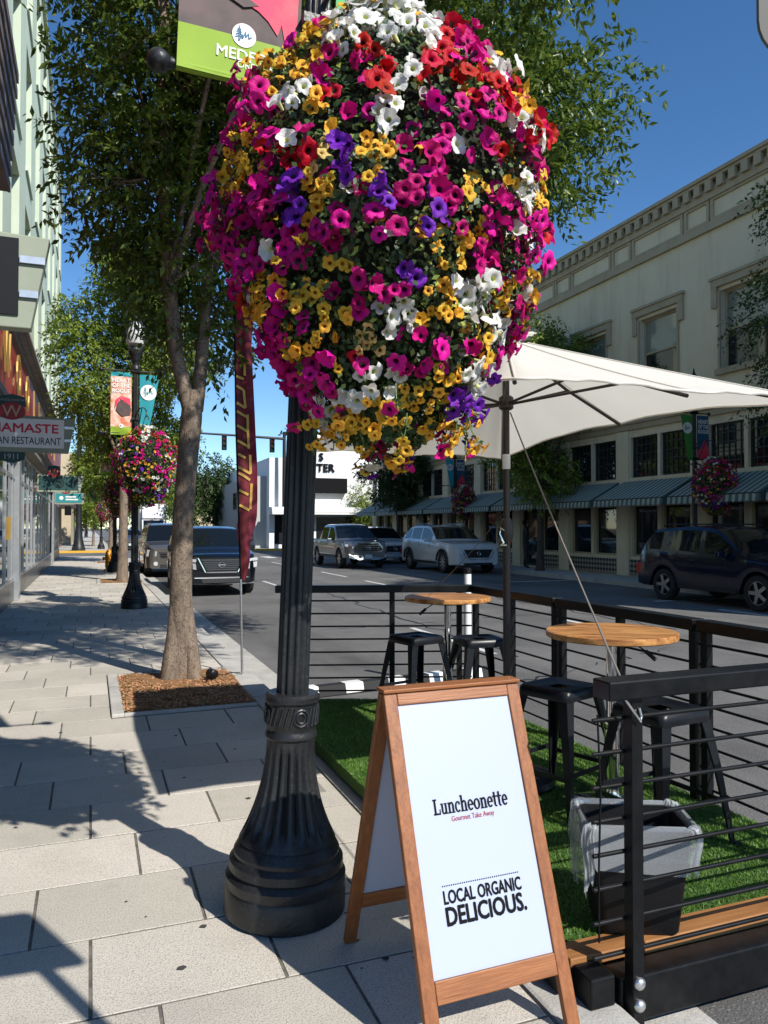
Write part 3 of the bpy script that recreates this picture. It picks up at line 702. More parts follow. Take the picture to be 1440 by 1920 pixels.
# ---- banners
m_lime = mat('lime cloth', (0.33,0.50,0.035), 0.65, col2=(0.28,0.44,0.03), scale=3, transl=0.2)
m_tealc = mat('teal cloth', (0.02,0.33,0.40), 0.7, transl=0.2)
m_bluec = mat('blue cloth', (0.02,0.10,0.18), 0.7, transl=0.2)
m_greenc = mat('green cloth', (0.05,0.24,0.04), 0.7, transl=0.2)
m_mintc = mat('mint cloth', (0.14,0.55,0.22), 0.7, transl=0.25)
m_pinkc = mat('pink print', (0.75,0.035,0.10), 0.65, col2=(0.66,0.10,0.12), scale=6, ramp=(.45,.7))
m_darkc = mat('charcoal print', (0.035,0.026,0.026), 0.65, col2=(0.11,0.065,0.06), scale=4)
m_cloth_w = mat('white print', (0.78,0.77,0.74), 0.6)
m_bluelogo = mat('blue logo', (0.02,0.16,0.30), 0.6)
m_photo = mat('photo print', (0.62,0.18,0.09), 0.7, col2=(0.80,0.55,0.45), scale=7, detail=6, ramp=(0.4,0.6))
def sheet(mb, x0, x1, z0, z1, y, nx=6, nz=8, wave=0.008, m=0, taper=0.0):
    V = []
    for j in range(nz+1):
        for i in range(nx+1):
            u, v = i/nx, j/nz
            tx = x0 + (x1-x0)*u
            if taper: tx = x0 + (x1-x0)*u*(taper + (1-taper)*v)
            V.append((tx, y + wave*math.sin(u*4 + v*3), z0 + (z1-z0)*v))
    mb.add(V, [(j*(nx+1)+i, j*(nx+1)+i+1, (j+1)*(nx+1)+i+1, (j+1)*(nx+1)+i) for j in range(nz) for i in range(nx)], m)
def logo(t, cx, cz, r, y, ring, ink):
    mb = MB(); n = 24
    mb.add([(cx, y, cz)] + [(cx + r*math.cos(2*PI*k/n), y, cz + r*math.sin(2*PI*k/n)) for k in range(n)], [(0, 1+(k+1) % n, 1+k) for k in range(n)])
    d = mb.build('emblem', ring, t)
    st = MB(); yy = y - 0.002
    def stroke(pts, wd):
        for a, b in zip(pts[:-1], pts[1:]): st.bar((cx+a[0]*r, yy, cz+a[1]*r), (cx+b[0]*r, yy, cz+b[1]*r), 0.0015, wd*r, up=(0,0,1))
    stroke([(-.42,.72),(-.42,-.55),(-.12,.02),(-.10,-.28),(.10,.30),(.14,-.12),(.36,.22),(.40,-.20),(.62,-.02)], .085)
    for zz, hw in ((.52,.14),(.32,.2),(.10,.26),(-.12,.3)):
        stroke([(-.42-hw, zz-.14),(-.42, zz+.02),(-.42+hw, zz-.14)], .07)
    st.build('emblem_strokes', ink, d)
# near banner: pink and charcoal picture, lime foot lettered MEDFORD OREGON
bn = thing('street_banner', 'pink and charcoal picture banner with lime foot lettered MEDFORD on nearest lamp', 'banner', (LP[0][0], LP[0][1], 0))
c = MB(); sheet(c, -0.56, -0.075, 3.50, 4.54, -0.018, wave=.002); c.build('picture_cloth', m_darkc, bn)
c = MB(); sheet(c, -0.56, -0.075, 3.325, 3.499, -0.0215, wave=.002); c.build('lime_foot', m_lime, bn, smooth=60)
c = MB(); c.tube([(-0.56,-0.0,3.34),(-0.075,-0.0,3.34)], 0.021, 12); c.build('hem', m_lime, bn, smooth=50)
pk = MB(); f3 = lambda u,v,d: (u, d, v)
pk.prism([(-0.56,4.53),(-0.56,3.67),(-0.52,3.66),(-0.49,3.62),(-0.47,3.66),(-0.44,3.65),(-0.40,3.69),(-0.34,3.68),(-0.30,3.64),(-0.25,3.62),(-0.21,3.59),(-0.17,3.54),(-0.155,3.59),(-0.135,3.505),(-0.11,3.52),(-0.09,3.61),(-0.076,4.53)], -0.0225, -0.0205, f3); pk.build('pink_print', m_pinkc, bn)
dk = MB(); dk.prism([(-0.555,3.68),(-0.50,3.74),(-0.47,3.70),(-0.40,3.74),(-0.31,3.67),(-0.25,3.64),(-0.31,3.62),(-0.40,3.66),(-0.48,3.64)], -0.0245, -0.0228, f3); dk.build('dark_print', m_darkc, bn)
logo(bn, -0.305, 3.505, 0.048, -0.0262, m_cloth_w, m_bluelogo)
text(bn, 'MEDFORD', m_cloth_w, plane_m((-0.265,-0.0245,3.425),(1,0,0),(0,0,1)), width=0.29, bold=0.03)
text(bn, 'OREGON', m_cloth_w, plane_m((-0.25,-0.0245,3.388),(1,0,0),(0,0,1)), width=0.155)
for q_ in (lamp0, bn): q_.rotation_euler = lamp_tilt
bg2 = thing('street_banner', 'mint green tapered banner on the street side of the nearest lamp', 'banner', (LP[0][0], LP[0][1], 0))
c = MB(); sheet(c, 0.075, 0.44, 3.32, 4.50, -0.016, taper=0.45); c.build('cloth', m_mintc, bg2); bg2.rotation_euler = lamp_tilt
def pair(i, lefttag, righttag, top, photo_m, words, rc, rlogo):
    x, y = LP[i]
    b = thing('street_banner', lefttag, 'banner', (x, y, 0))
    c = MB(); sheet(c, -0.45, -0.075, 3.46, 4.42, -0.016); c.build('picture_cloth', photo_m, b)
    c = MB(); sheet(c, -0.45, -0.075, 3.31, 3.459, -0.017); c.build('lime_foot', m_lime, b)
    c = MB(); sheet(c, -0.45, -0.075, 4.421, 4.50, -0.017); c.build('top_band', top, b)
    logo(b, -0.26, 3.475, 0.04, -0.034, m_cloth_w, m_bluelogo)
    ww = words.split('/')
    for k, wd in enumerate(ww): text(b, wd, m_cloth_w, plane_m((-0.262,-0.030,4.345-0.10*k),(1,0,0),(0,0,1)), width=0.32, height=0.075, bold=0.05)
    if photo_m is m_photo:
        s = MB(); s.prism([(-0.36,3.78),(-0.33,3.90),(-0.27,3.98),(-0.20,3.92),(-0.12,3.96),(-0.08,3.80),(-0.10,3.68),(-0.25,3.66)], -0.030, -0.0285, f3); s.build('dark_print', m_darkc, b)
        s = MB(); s.prism([(-0.38,3.80),(-0.36,3.98),(-0.26,4.05),(-0.10,4.0),(-0.085,3.86),(-0.18,3.93),(-0.28,3.99)], -0.0325, -0.031, f3); s.build('orange_print', m_pinkc, b)
    r = thing('street_banner', righttag, 'banner', (x, y, 0))
    c = MB(); sheet(c, 0.075, 0.44, 3.30, 4.48, -0.016, taper=0.42); c.build('cloth', rc, r)
    logo(r, 0.235, 4.14, 0.15, -0.030, m_cloth_w, rlogo)
pair(1, 'food photo banner with HEART OF THE ROGUE lettering on second lamp', 'turquoise tapered banner with white pine emblem on second lamp', m_tealc, m_photo, 'HEART/OF THE/ROGUE', m_tealc, m_tealc)
pair(2, 'pale photo banner with lime foot on the shaded third lamp', 'turquoise tapered banner on the shaded third lamp', m_tealc, m_photo, 'HEART/OF THE/ROGUE', m_tealc, m_tealc)
def pair_r(i, a_, b_, rc, lc):
    x, y = LP[i]
    r = thing('street_banner', a_, 'banner', (x, y, 0))
    c = MB(); sheet(c, -0.075, -0.46, 3.30, 4.48, -0.016, taper=0.42); c.build('cloth', rc, r); logo(r, -0.25, 4.14, 0.15, -0.030, m_cloth_w, rc)
    b = thing('street_banner', b_, 'banner', (x, y, 0))
    c = MB(); sheet(c, 0.075, 0.47, 3.30, 4.48, -0.016); c.build('cloth', lc, b)
    for k, wd in enumerate(('HEART','OF THE','ROGUE')): text(b, wd, m_cloth_w, plane_m((0.275,-0.030,4.32-0.13*k),(1,0,0),(0,0,1)), width=0.34, height=0.10, bold=0.05)
    s = MB(); s.prism([(0.09,3.34),(0.46,3.34),(0.46,3.60),(0.32,3.86),(0.22,3.66),(0.09,3.52)], -0.030, -0.0285, f3); s.build('red_print', m_pinkc, b)
pair_r(4, 'green tapered banner with white emblem on lamp by dark blue car', 'navy HEART OF THE ROGUE banner on lamp by dark blue car', m_greenc, m_bluec)
pair_r(5, 'light blue tapered banner on lamp behind white car', 'navy HEART OF THE ROGUE banner on lamp behind white car', m_tealc, m_bluec)

# ---- flower baskets
FC = {'m': (0.66,0.006,0.23), 'r': (0.58,0.005,0.018), 'y': (0.86,0.50,0.05), 'w': (0.80,0.79,0.75), 'p': (0.20,0.022,0.46), 'c': (0.82,0.60,0.22)}
FD = {'m': (0.46,0.003,0.17), 'r': (0.40,0.003,0.012), 'y': (0.74,0.33,0.02), 'w': (0.66,0.66,0.58), 'p': (0.10,0.008,0.27), 'c': (0.58,0.32,0.07)}
FM = {k: mat('petal_'+k, v, 0.55, objrand=0.22, transl=0.28, spec=0.25, col2=FD[k], scale=1.6, detail=6, ramp=(.45,.72), bump=.35, bscale=5) for k, v in FC.items()}
FMi = {k: mat('petali_'+k, v, 0.55, island=0.24, transl=0.28, spec=0.25, col2=FD[k], scale=40, detail=5, ramp=(.45,.72)) for k, v in FC.items()}
TH = {'m': mat('throat_m', (0.10,0.0,0.06), 0.6), 'r': mat('throat_r', (0.10,0.0,0.005), 0.6), 'y': mat('throat_y', (0.45,0.16,0.01), 0.6), 'w': mat('throat_w', (0.60,0.62,0.25), 0.6), 'p': mat('throat_p', (0.03,0.0,0.09), 0.6), 'c': mat('throat_c', (0.40,0.20,0.03), 0.6)}
m_stem = mat('stem green', (0.10,0.16,0.04), 0.6)
def petunia_geo(seed, rad):
    """five-lobed funnel with wavy rim, axis +z: rim, mid ring, throat, tube"""
    rg = random.Random(seed); n = 20; V = []; 
    ph = rg.uniform(0, 1)
    asym = [rg.uniform(.80, 1.12) for _ in range(5)]; cup = rg.uniform(-.10, .38) if seed % 3 else rg.uniform(.35, .75)
    for ring, (rr, zz) in enumerate(((1.0, 0.0), (0.62, -0.05), (0.24, -0.28), (0.10, -1.0))):
        for k in range(n):
            a = 2*PI*k/n; lobe = abs(math.sin(2.5*a + 0.0))
            r = rr * rad; z = zz * rad
            if ring == 0:
                r *= (0.76 + 0.24*lobe**0.7) * (1 - .30*max(0, cup - .2)) * asym[int(k*5/n) % 5]; z += rad*(0.10*math.sin(5*a+ph*6) * 0.7 + rg.uniform(-.13, .13) - 0.10*lobe + cup*(1 if seed % 2 else -.35))
            elif ring == 1: r *= 0.92 + 0.08*lobe; z += rad*rg.uniform(-.03, .03)
            V.append((r*math.cos(a), r*math.sin(a), z))
    F = []; M = []
    for ring in range(3):
        for k in range(n):
            a = ring*n+k; b = ring*n+(k+1) % n
            F.append((a, b, b+n, a+n)); M.append(0 if ring == 0 else (0 if ring == 1 else 1) if ring < 2 else 1)
    return V, F, M
GEO = [(petunia_geo(s, 1.0)) for s in range(9)]
fl_mesh = {}
for k in FC:
    for s in range(9):
        V, F, M = GEO[s]; me = bpy.data.meshes.new('petunia'); me.from_pydata(V, [], F); me.materials.append(FM[k]); me.materials.append(TH[k])
        me.polygons.foreach_set('material_index', M); me.polygons.foreach_set('use_smooth', [True]*len(F)); me.update(); fl_mesh[k, s] = me
seeds = []   # (px, py, colour) colour patches read off the photograph, turned into positions on the ball below
for s in '''700,20w 640,60w 740,80w 580,70y 610,40y 560,110y 790,30w 850,30r 900,60m 870,90m 930,110w 820,110r 770,140w 700,100r 640,120w 500,130y 470,170m 560,170w 540,190w 620,130m 690,120m 860,160r 900,150r 940,180r 970,230w 1010,230r 980,170y 640,190r 700,170r 730,190w 700,220w 600,215y 650,190y 760,200w 430,230m 400,250m 510,240m 560,265r 470,260y 600,290c 780,230m 830,215m 840,260m 760,250m 880,230m 920,200m 960,250r 990,300m 980,350w 960,320y 640,300p 580,270m 690,280y 730,300y 760,310m 800,290m 870,280m 900,300m 1010,360y 390,350m 440,340y 430,380m 500,370m 560,350p 590,340y 550,380p 650,380m 680,390m 620,400m 720,360p 720,400m 820,400p 790,380m 850,350m 870,350y 890,380y 930,390m 960,400m 990,430m 460,440m 500,440m 540,450m 490,460m 420,430m 570,440y 620,440m 690,450m 740,440m 770,460m 640,480y 700,500y 720,490y 770,430y 840,430y 880,440y 850,480y 900,480m 940,500m 980,470m 540,500m 510,520y 560,550y 590,540y 620,560y 600,520y 690,550m 740,550m 770,530p 800,560y 830,580y 870,560w 900,550w 760,590w 710,600w 940,560y 980,540y 450,530m 430,620m 480,570y 530,590m 560,600m 570,640y 620,600y 650,620y 640,660m 490,650m 530,690m 570,640y 610,700m 640,690y 680,640c 760,640m 800,650m 830,660m 780,690m 840,700y 880,690w 920,610w 950,650m 970,600m 900,640y 930,600w 520,740m 580,760m 600,740w 660,720w 720,720w 660,780y 700,780y 750,760y 770,770y 810,750y 840,740p 860,770p 900,770p 820,720y 930,740p 880,800y 850,820y 640,820y 620,850y 580,820y 700,820y 760,840y'''.split():
    a, b = s[:-1].split(','); seeds.append(((float(a)-705)/318, (430-float(b))/440, s[-1]))
SA = np.array([[s[0], s[1]] for s in seeds]); SCol = [s[2] for s in seeds]
UP = np.interp
def brad(u):      # ball outline, u=-1 bottom .. 1 top
    return float(np.interp(u, [-1.06, -0.95, -0.8, -0.6, -0.35, 0.0, 0.3, 0.6, 0.8, 0.94, 1.0], [0.18, 0.36, 0.53, 0.72, 0.89, 1.0, 0.97, 0.76, 0.55, 0.28, 0.0]))
RB, HB = 0.522, 0.735
def basis(nrm, spin):
    n = Vector(nrm).normalized(); t = n.orthogonal().normalized(); b = n.cross(t)
    c, s = math.cos(spin), math.sin(spin)
    x = t*c + b*s; y = n.cross(x); return Matrix((x, y, n)).transposed()
def leaf_cloud(n, shell, size, rg, cam_dir=None):
    u = rg.uniform(-1.03, 1.0, n); th = rg.uniform(0, 2*PI, n)
    r = np.array([brad(q) for q in u]) * RB * shell
    r = r * (1 + 0.07*np.sin(th*5 + u*7) + 0.05*np.sin(th*9 - u*11) + .04*np.sin(th*3-u*5))
    c = np.c_[r*np.cos(th), r*np.sin(th), u*HB]
    nr = np.c_[np.cos(th), np.sin(th), 0.5*u + 0.25] + rg.normal(0, .55, (n, 3)); nr /= np.linalg.norm(nr, axis=1)[:, None]
    up = rg.normal(0, 1, (n, 3)); t = np.cross(nr, up); t /= np.linalg.norm(t, axis=1)[:, None]; b = np.cross(nr, t)
    L = rg.uniform(.6, 1.25, n)[:, None]*size; W = L*0.30
    base = c; tip = c + t*L; l = c + t*L*.45 + b*W + nr*W*.25; rr = c + t*L*.45 - b*W + nr*W*.25
    V = np.stack([base, l, tip, rr], 1).reshape(-1, 3)
    return V, np.arange(4*n).reshape(-1, 4)
def make_basket(loc, label, n_fl, n_leaf, objs, rs, fl_r, leaf_size, group=None):
    rg = np.random.default_rng(rs); rr = random.Random(rs)
    t = thing('flower_basket', label, 'flower basket', loc, group=group or 'hanging flower baskets on the lamps')
    core = MB(); core.lathe([(max(0.002, brad(u)*RB*0.80), u*HB*0.90) for u in np.linspace(-1.0, 1.0, 15)], 22); core.build('dark_core', m_bcore, t, smooth=60)  # dark filler inside the leaf shell, stands in for shade between leaves
    ch = MB()
    for a in (0, 2.1, 4.2): ch.tube([(0.2*math.cos(a), 0.2*math.sin(a), HB*0.8), (0, 0, HB + 0.22)], 0.004, 5)
    ch.build('hanger_chain', m_iron, t)
    Vs, Fs = [], []; o = 0
    for (fr, shell) in ((.35, rg.uniform(.80, .93, int(n_leaf*.35))), (.65, rg.uniform(.90, 1.05, int(n_leaf*.65)))):
        V, F = leaf_cloud(len(shell), shell, leaf_size, rg); Vs.append(V); Fs.append(F + o); o += len(V)
    # trailing strands at the bottom
    strands = []
    for k in range(46 if objs else 20):
        a = rr.uniform(0, 2*PI); r0 = rr.uniform(.25, .62)*RB; L = rr.uniform(.05, .17)
        p0 = np.array([r0*math.cos(a), r0*math.sin(a), -HB*rr.uniform(.80, .95)]); sway = np.array([rr.uniform(-.08,.08), rr.uniform(-.08,.08), 0])
        pts = [p0 + sway*q*q + np.array([0, 0, -L*q]) for q in np.linspace(0, 1, 6)]; strands.append(pts)
        nn = 16; q = rg.uniform(0, 1, nn); c = np.array([p0 + sway*x*x + np.array([0,0,-L*x]) for x in q])
        tt = rg.normal(0, 1, (nn, 3)); tt /= np.linalg.norm(tt, axis=1)[:, None]; bb_ = np.cross(tt, rg.normal(0,1,(nn,3))); bb_ /= np.linalg.norm(bb_, axis=1)[:, None]
        Ls = leaf_size*.8*rg.uniform(.6,1.2,nn)[:,None]
        V = np.stack([c, c+tt*Ls*.45+bb_*Ls*.28, c+tt*Ls, c+tt*Ls*.45-bb_*Ls*.28], 1).reshape(-1, 3); Vs.append(V); Fs.append(np.arange(4*nn).reshape(-1,4)+o); o += len(V)
    np_mesh('foliage', np.concatenate(Vs), np.concatenate(Fs), m_bleaf, t)
    sm = MB()
    for pts in strands: sm.tube(pts, .0022, 4)
    sm.build('trailing_stems', m_stem, t, kind='stuff')
    # lime accents
    V, F = leaf_cloud(n_leaf//24, rg.uniform(.98, 1.07, n_leaf//24), leaf_size*.9, rg); np_mesh('lime_foliage', V, F, m_blime, t)
    # flowers: rejection-spaced points on the ball
    cand = []; tries = 0
    camdir = Vector((0 - loc[0], 0 - loc[1], 0)).normalized(); right = Vector((-camdir.y, camdir.x, 0)) * 1.0
    right = Vector((math.cos(YAW), -math.sin(YAW), 0))
    P = np.zeros((0, 3))
    while len(cand) < n_fl and tries < n_fl*60:
        tries += 1
        u = rr.uniform(-1.0, 0.97); th = rr.uniform(0, 2*PI); rad = brad(u)*RB*(rr.uniform(.94, 1.08) if rr.random() < .9 else rr.uniform(1.08, 1.17))*(1 + 0.06*math.sin(th*5+u*7) + .04*math.sin(th*3-u*5))
        if u < -0.78 and rr.random() < 0.5:
            st = rr.choice(strands); p = np.array(st[rr.randrange(1, 6)]) + np.array([rr.uniform(-.03,.03), rr.uniform(-.03,.03), 0])
        else: p = np.array([rad*math.cos(th), rad*math.sin(th), u*HB])
        v = Vector(p)
        W_ = v + Vector(loc) - Vector((0, 0, 1.55)); dd = W_.x*math.sin(YAW) + W_.y*math.cos(YAW)
        h = ((720 + 1440*W_.dot(right)/dd) - 705)/318 if objs else v.dot(right)/RB; vv = (430 - (988 - 1440*W_.z/dd))/440 if objs else p[2]/HB
        front = v.dot(camdir) > -0.1
        d = (SA[:,0]-h)**2 + (SA[:,1]-vv)**2
        if front and rr.random() < 0.90: kcol = SCol[int(np.argmin(d + rg.uniform(0, .006, len(d))))]
        elif front: kcol = rr.choice('mmmyyrw')
        else: kcol = rr.choice('mmmmyyyrrwp')
        # bare leafy gaps
        if front and d.min() > 0.009 and rr.random() < 0.22: continue
        sz = fl_r * (rr.uniform(.82, 1.12) * (0.68 if kcol in 'yc' else 1.0))
        if len(P) and np.min(np.sum((P-p)**2, 1)) < (sz*(0.80 if kcol in 'yc' else 0.86))**2: continue
        P = np.vstack([P, p]); cand.append((p, kcol, sz))
    fronts = sorted(range(len(cand)), key=lambda i: -Vector(cand[i][0]).dot(camdir))
    nobj = 300 if objs else 0
    rest = {}
    for rank, i in enumerate(fronts):
        p, kc, sz = cand[i]; v = Vector(p); out = Vector((p[0]/RB, p[1]/RB, p[2]/HB*0.55)).normalized()
        nrm = (out + Vector((SUN_DIR.x, SUN_DIR.y, SUN_DIR.z))*0.30 + Vector((rr.gauss(0,.5), rr.gauss(0,.5), rr.gauss(0,.42)))).normalized()
        if p[2] < -HB*.75: nrm = (nrm + Vector((0,0,-.3)) + camdir*.4).normalized()
        B = basis(nrm, rr.uniform(0, 6.28)); g = rr.randrange(9)
        sx = rr.uniform(.85, 1.1); loc_ = v + nrm*sz*0.75
        if rank < nobj:
            f = bpy.data.objects.new('petunia', fl_mesh[kc, g]); COL.objects.link(f); f.parent = t
            f.matrix_local = Matrix.Translation(loc_) @ (B.to_4x4() @ Matrix.Diagonal((sz*sx, sz, sz*rr.uniform(.8,1.3), 1)))
        else:
            V, F, M = GEO[g]; A = np.array(B) * sz; W = np.array(V) @ A.T + np.array(loc_)
            rest.setdefault(kc, []).append(W)
    V0, F0, M0 = GEO[0]
    allV, allF, allM = [], [], []; o = 0; mats = []
    for ci, (kc, L) in enumerate(rest.items()):
        mats += [FMi[kc], TH[kc]]
        for W in L:
            allV.append(W); allF.append(np.array(F0)+o); allM.append(np.array(M0)+2*ci); o += len(W)
    if allV: np_mesh('petunia_mass', np.concatenate(allV), np.concatenate(allF), mats, t, kind='stuff', mi=np.concatenate(allM), smooth=True)
    return t
BO = (0.17, -0.57)
bz = 2.60
make_basket((0.955, 2.505, bz), 'huge hanging ball of mixed petunias on the nearest lamp', 2300, 26000, True, 11, 0.0350, 0.026)
b2 = make_basket((LP[1][0]+.16, LP[1][1]-.53, 2.70), 'hanging petunia ball on the second lamp beside the banner pair', 640, 7000, False, 12, 0.038, 0.04)
bl = ['shaded petunia basket on the third lamp behind the tree trunks', 'small magenta flower basket far down the left pavement', 'dark red flower basket above the dark blue car', 'dark red flower basket above the white parked car', 'tiny orange flower basket by the white building']
for i, L in zip((2, 3, 4, 5, 6), bl):
    dup(b2, L, (LP[i][0]+.16, LP[i][1]-.53, 2.62), rz=i*1.1)
# ================================================================== PARKLET
DZ = 0.10
pk_ = thing('parklet_deck', 'artificial turf dining deck edged with timber and black beams', 'deck', (0, 0, 0))
deckpoly = [(1.44, 2.295), (3.06, 2.295), (3.06, 5.82), (1.44, 6.36)]
mb = MB(); mb.prism(deckpoly, 0.02, DZ, lambda u, v, d: (u, v, d)); mb.build('turf_backing', m_turfb, pk_)
n = 150000
xs = rng.uniform(1.43, 3.06, n); ys = rng.uniform(2.29, 6.35, n)
ok = ys < 6.36 - (xs - 1.44) * (0.54 / 1.62); xs, ys = xs[ok], ys[ok]; n = len(xs)
a = rng.uniform(0, 2*PI, n); h = rng.uniform(.008, .018, n); lean = rng.normal(0, .009, (n, 2)); wv = np.c_[np.cos(a), np.sin(a)]*.0022
z = np.full(n, DZ)
V = np.stack([np.c_[xs-wv[:,0], ys-wv[:,1], z], np.c_[xs+wv[:,0], ys+wv[:,1], z], np.c_[xs+lean[:,0], ys+lean[:,1], z+h]], 1).reshape(-1, 3)
np_mesh('turf_blades', V, np.arange(3*n).reshape(-1, 3), m_turf, pk_, kind='stuff')
for (x0, x1, y0, y1, z0, z1) in ((1.50, 1.80, 2.19, 2.29, 0.075, 0.112), (1.803, 2.62, 2.188, 2.292, 0.07, 0.115), (2.625, 3.4, 2.189, 2.291, 0.07, 0.114)):
    MB().box(x0, x1, y0, y1, z0, z1).build('edge_board', m_deck, pk_, bevel=.004)
bm = MB(); bm.box(1.62, 3.5, 2.085, 2.185, -0.075, 0.075); bm.build('front_beam', m_black, pk_, bevel=.008)
bm = MB(); bm.box(1.505, 1.60, 2.085, 2.186, 0.0, 0.098); bm.box(1.45, 1.535, 2.187, 6.2, 0.01, 0.085); bm.build('side_beam', m_black, pk_, bevel=.006)
bm = MB(); bm.box(3.02, 3.12, 2.09, 5.85, -0.10, 0.06); bm.build('street_beam', m_black, pk_)
for xx in (1.7, 2.4, 3.0):
    for yy in (2.3, 3.6, 4.9): MB().lathe([(.05,-.13),(.05,-.12),(.025,-.11),(.025,.02)], 10, (xx,yy,0)).build('pedestal', m_black, pk_)

# ---- railing sections
RZ = 1.06
def section(label, p0, p1, posts, stubs=0.0, rods=True, bolts=False, post_bottom=0.02, railw=0.09, railh=0.062, extra=0.05):
    p0, p1 = Vector(p0), Vector(p1); d = (p1-p0); L = d.length; ang = math.atan2(d.y, d.x)
    t = thing('railing_section', label, 'railing', (p0.x, p0.y, 0), ang, group='black parklet railings')
    MB().box(-extra, L, -railw/2, railw/2, RZ-railh, RZ).build('top_rail', m_black, t, bevel=.006)
    for q in posts:
        po = MB().box(q-.022, q+.022, -.022, .022, post_bottom, RZ-railh-.001).build('post', m_black, t, bevel=.003)
        if bolts:
            for z in (.035, .105): MB().lathe([(.020,-.0225),(.020,-.030),(.012,-.037),(.003,-.039)], 14, (q,0,z-.02), axis='y').build('bolt', m_steel, po, smooth=50)
    if rods:
        for k in range(8):
            z = 0.927 - 0.108*k
            MB().tube([(-stubs, .018, z), (L, .018, z)], 0.0075, 8).build('rod', m_black, t, smooth=50)
    return t
section('near black railing with chunky top rail and clipped cord by the bin', (1.64, 2.06, 0), (3.6, 2.08, 0), (0.015, 1.42), stubs=.13, bolts=True, post_bottom=-0.06, extra=.11)
section('far black railing across the end of the deck', (1.50, 6.34, 0), (3.03, 5.84, 0), (0.03, 0.93, 1.50), post_bottom=.03)
for i, (a_, b_) in enumerate(((5.80, 4.555), (4.53, 3.235), (3.21, 1.95))):
    section('street-side black railing section, %s from the camera' % ('farthest', 'middle one', 'nearest one')[i] if False else ('farthest street-side railing section, beside the far bar table', 'middle street-side railing section behind the near bar table', 'nearest street-side railing section beyond the wire-fronted near rail')[i],
            (3.03, a_, 0), (3.03, b_, 0), (0.03, (a_-b_)/2, a_-b_-.03), extra=0)
cl = MB(); cl.tube([(1.60,2.03,1.0),(1.63,2.02,.955),(1.655,2.022,.925),(1.665,2.03,.935),(1.66,2.035,.965)], .004, 6)
tag(cl.build('cord_hook', m_steel, smooth=50), 'small steel hook at the end of the cord by near corner post', 'hook')

# ---- cords
UX, UY = 2.22, 3.85
def cord(name, label, a_, b_, sag=.02, r=.004):
    a_, b_ = Vector(a_), Vector(b_); mb = MB()
    mb.tube([a_.lerp(b_, q) - Vector((0,0,sag*4*q*(1-q))) for q in np.linspace(0,1,10)], r, 6); return tag(mb.build(name, m_rope, smooth=60), label, 'cord')
cord('guy_cord', 'grey cord stretched from parasol pole to the near corner post', (UX+.01, UY-.03, 2.20), (1.645, 2.035, .955))
cord('guy_cord', 'thin cord from parasol pole to the far railing', (UX-.01, UY+.03, 1.62), (2.75, 5.93, 1.05), r=.0025)
hc = MB(); hc.tube([(1.53,2.078,.945),(1.535,2.07,.7),(1.525,2.068,.45),(1.53,2.075,.22)], .0035, 5)
tag(hc.build('hanging_cord', m_ink), 'thin black cord hanging beside the near corner post', 'cord')

# ---- parasol
um = thing('parasol', 'rectangular off-white market parasol on a bronze pole over the deck', 'parasol', (UX, UY, DZ), group=None)
A_, B_ = 0.80, 1.45; PK = 2.63 - DZ; RC, RS = 2.085 - DZ, 2.185 - DZ
def rimz(u, v):      # rim height: the long sides rise to their middle rib, the short ends hang level
    return RC + (RS - RC) * (1 - abs(v) ** 1.6) if abs(u) > .999 else RC
mb = MB(); NP, NR = 96, 12; V = []
per = []
for k in range(NP):
    s = k / NP * 4; e = int(s); f = (s - e) * 2 - 1
    per.append([(1, f), (-f, 1), (-1, -f), (f, -1)][e])
for j in range(NR + 1):
    t_ = j / NR
    for k, (u, v) in enumerate(per):
        sagf = 0.035 * t_ * (1 - t_) * 4 * (1 - (1 - abs(abs(u) - abs(v))) ** 4 * 0.6)
        edge = 0.020 * (math.sin(min(abs(u), abs(v)) * PI)) * t_ ** 6
        inset = 1 - 0.018 * math.sin(min(abs(u), abs(v)) * PI) * t_
        V.append((u*A_*t_*inset, v*B_*t_*inset, PK - (PK - rimz(u, v)) * t_ - sagf * .45 + edge + 0.003*math.sin(u*23+v*17)*t_))
F = [(j*NP+k, j*NP+(k+1) % NP, (j+1)*NP+(k+1) % NP, (j+1)*NP+k) for j in range(NR) for k in range(NP)]
mb.add(V, F); mb.build('canopy', m_canvas, um, smooth=60)
for kk in (0, 12, 24, 36, 48, 60, 72, 84):
    sm_ = MB(); sm_.tube([tuple(Vector(V[j*NP+kk]) + Vector((0,0,.003))) for j in range(1, NR+1)], .0035, 5); sm_.build('seam', m_canvas, um, smooth=60)
hm = MB(); hm.tube([V[NR*NP+k] for k in range(NP)] + [V[NR*NP]], .006, 6, cap=False); hm.build('hem', m_canvas, um, smooth=60)
vc = MB(); V = []
for j in range(4):
    t_ = j / 3
    for k, (u, v) in enumerate(per): V.append((u*.10*t_, v*.17*t_, PK + .035 - .033*t_ + .006*math.sin(k*1.3)*t_))
vc.add(V, [(j*NP+k, j*NP+(k+1) % NP, (j+1)*NP+(k+1) % NP, (j+1)*NP+k) for j in range(3) for k in range(NP)]); vc.build('vent_cap', m_canvas, um, smooth=60)
po = MB(); po.tube([(0,0,0.03),(0,0,1.50)], .022, 16); po.tube([(0,0,1.50),(0,0,PK+.05)], .019, 16); po.build('pole', m_bronze, um, smooth=50)
MB().lathe([(.021,1.78),(.023,1.785),(.023,1.86),(.021,1.865)], 16).build('white_band', m_white, um, smooth=40)
ck_ = MB(); ck_.lathe([(.022,1.35),(.034,1.38),(.038,1.40),(.038,1.45),(.030,1.49),(.022,1.50)], 16); ck_.tube([(-.03,-.02,1.43),(-.065,-.03,1.44),(-.075,-.03,1.37),(-.05,-.035,1.34),(-.05,-.06,1.34)], .006, 6); ck_.build('crank', m_steel if False else m_bronze, um, smooth=50)
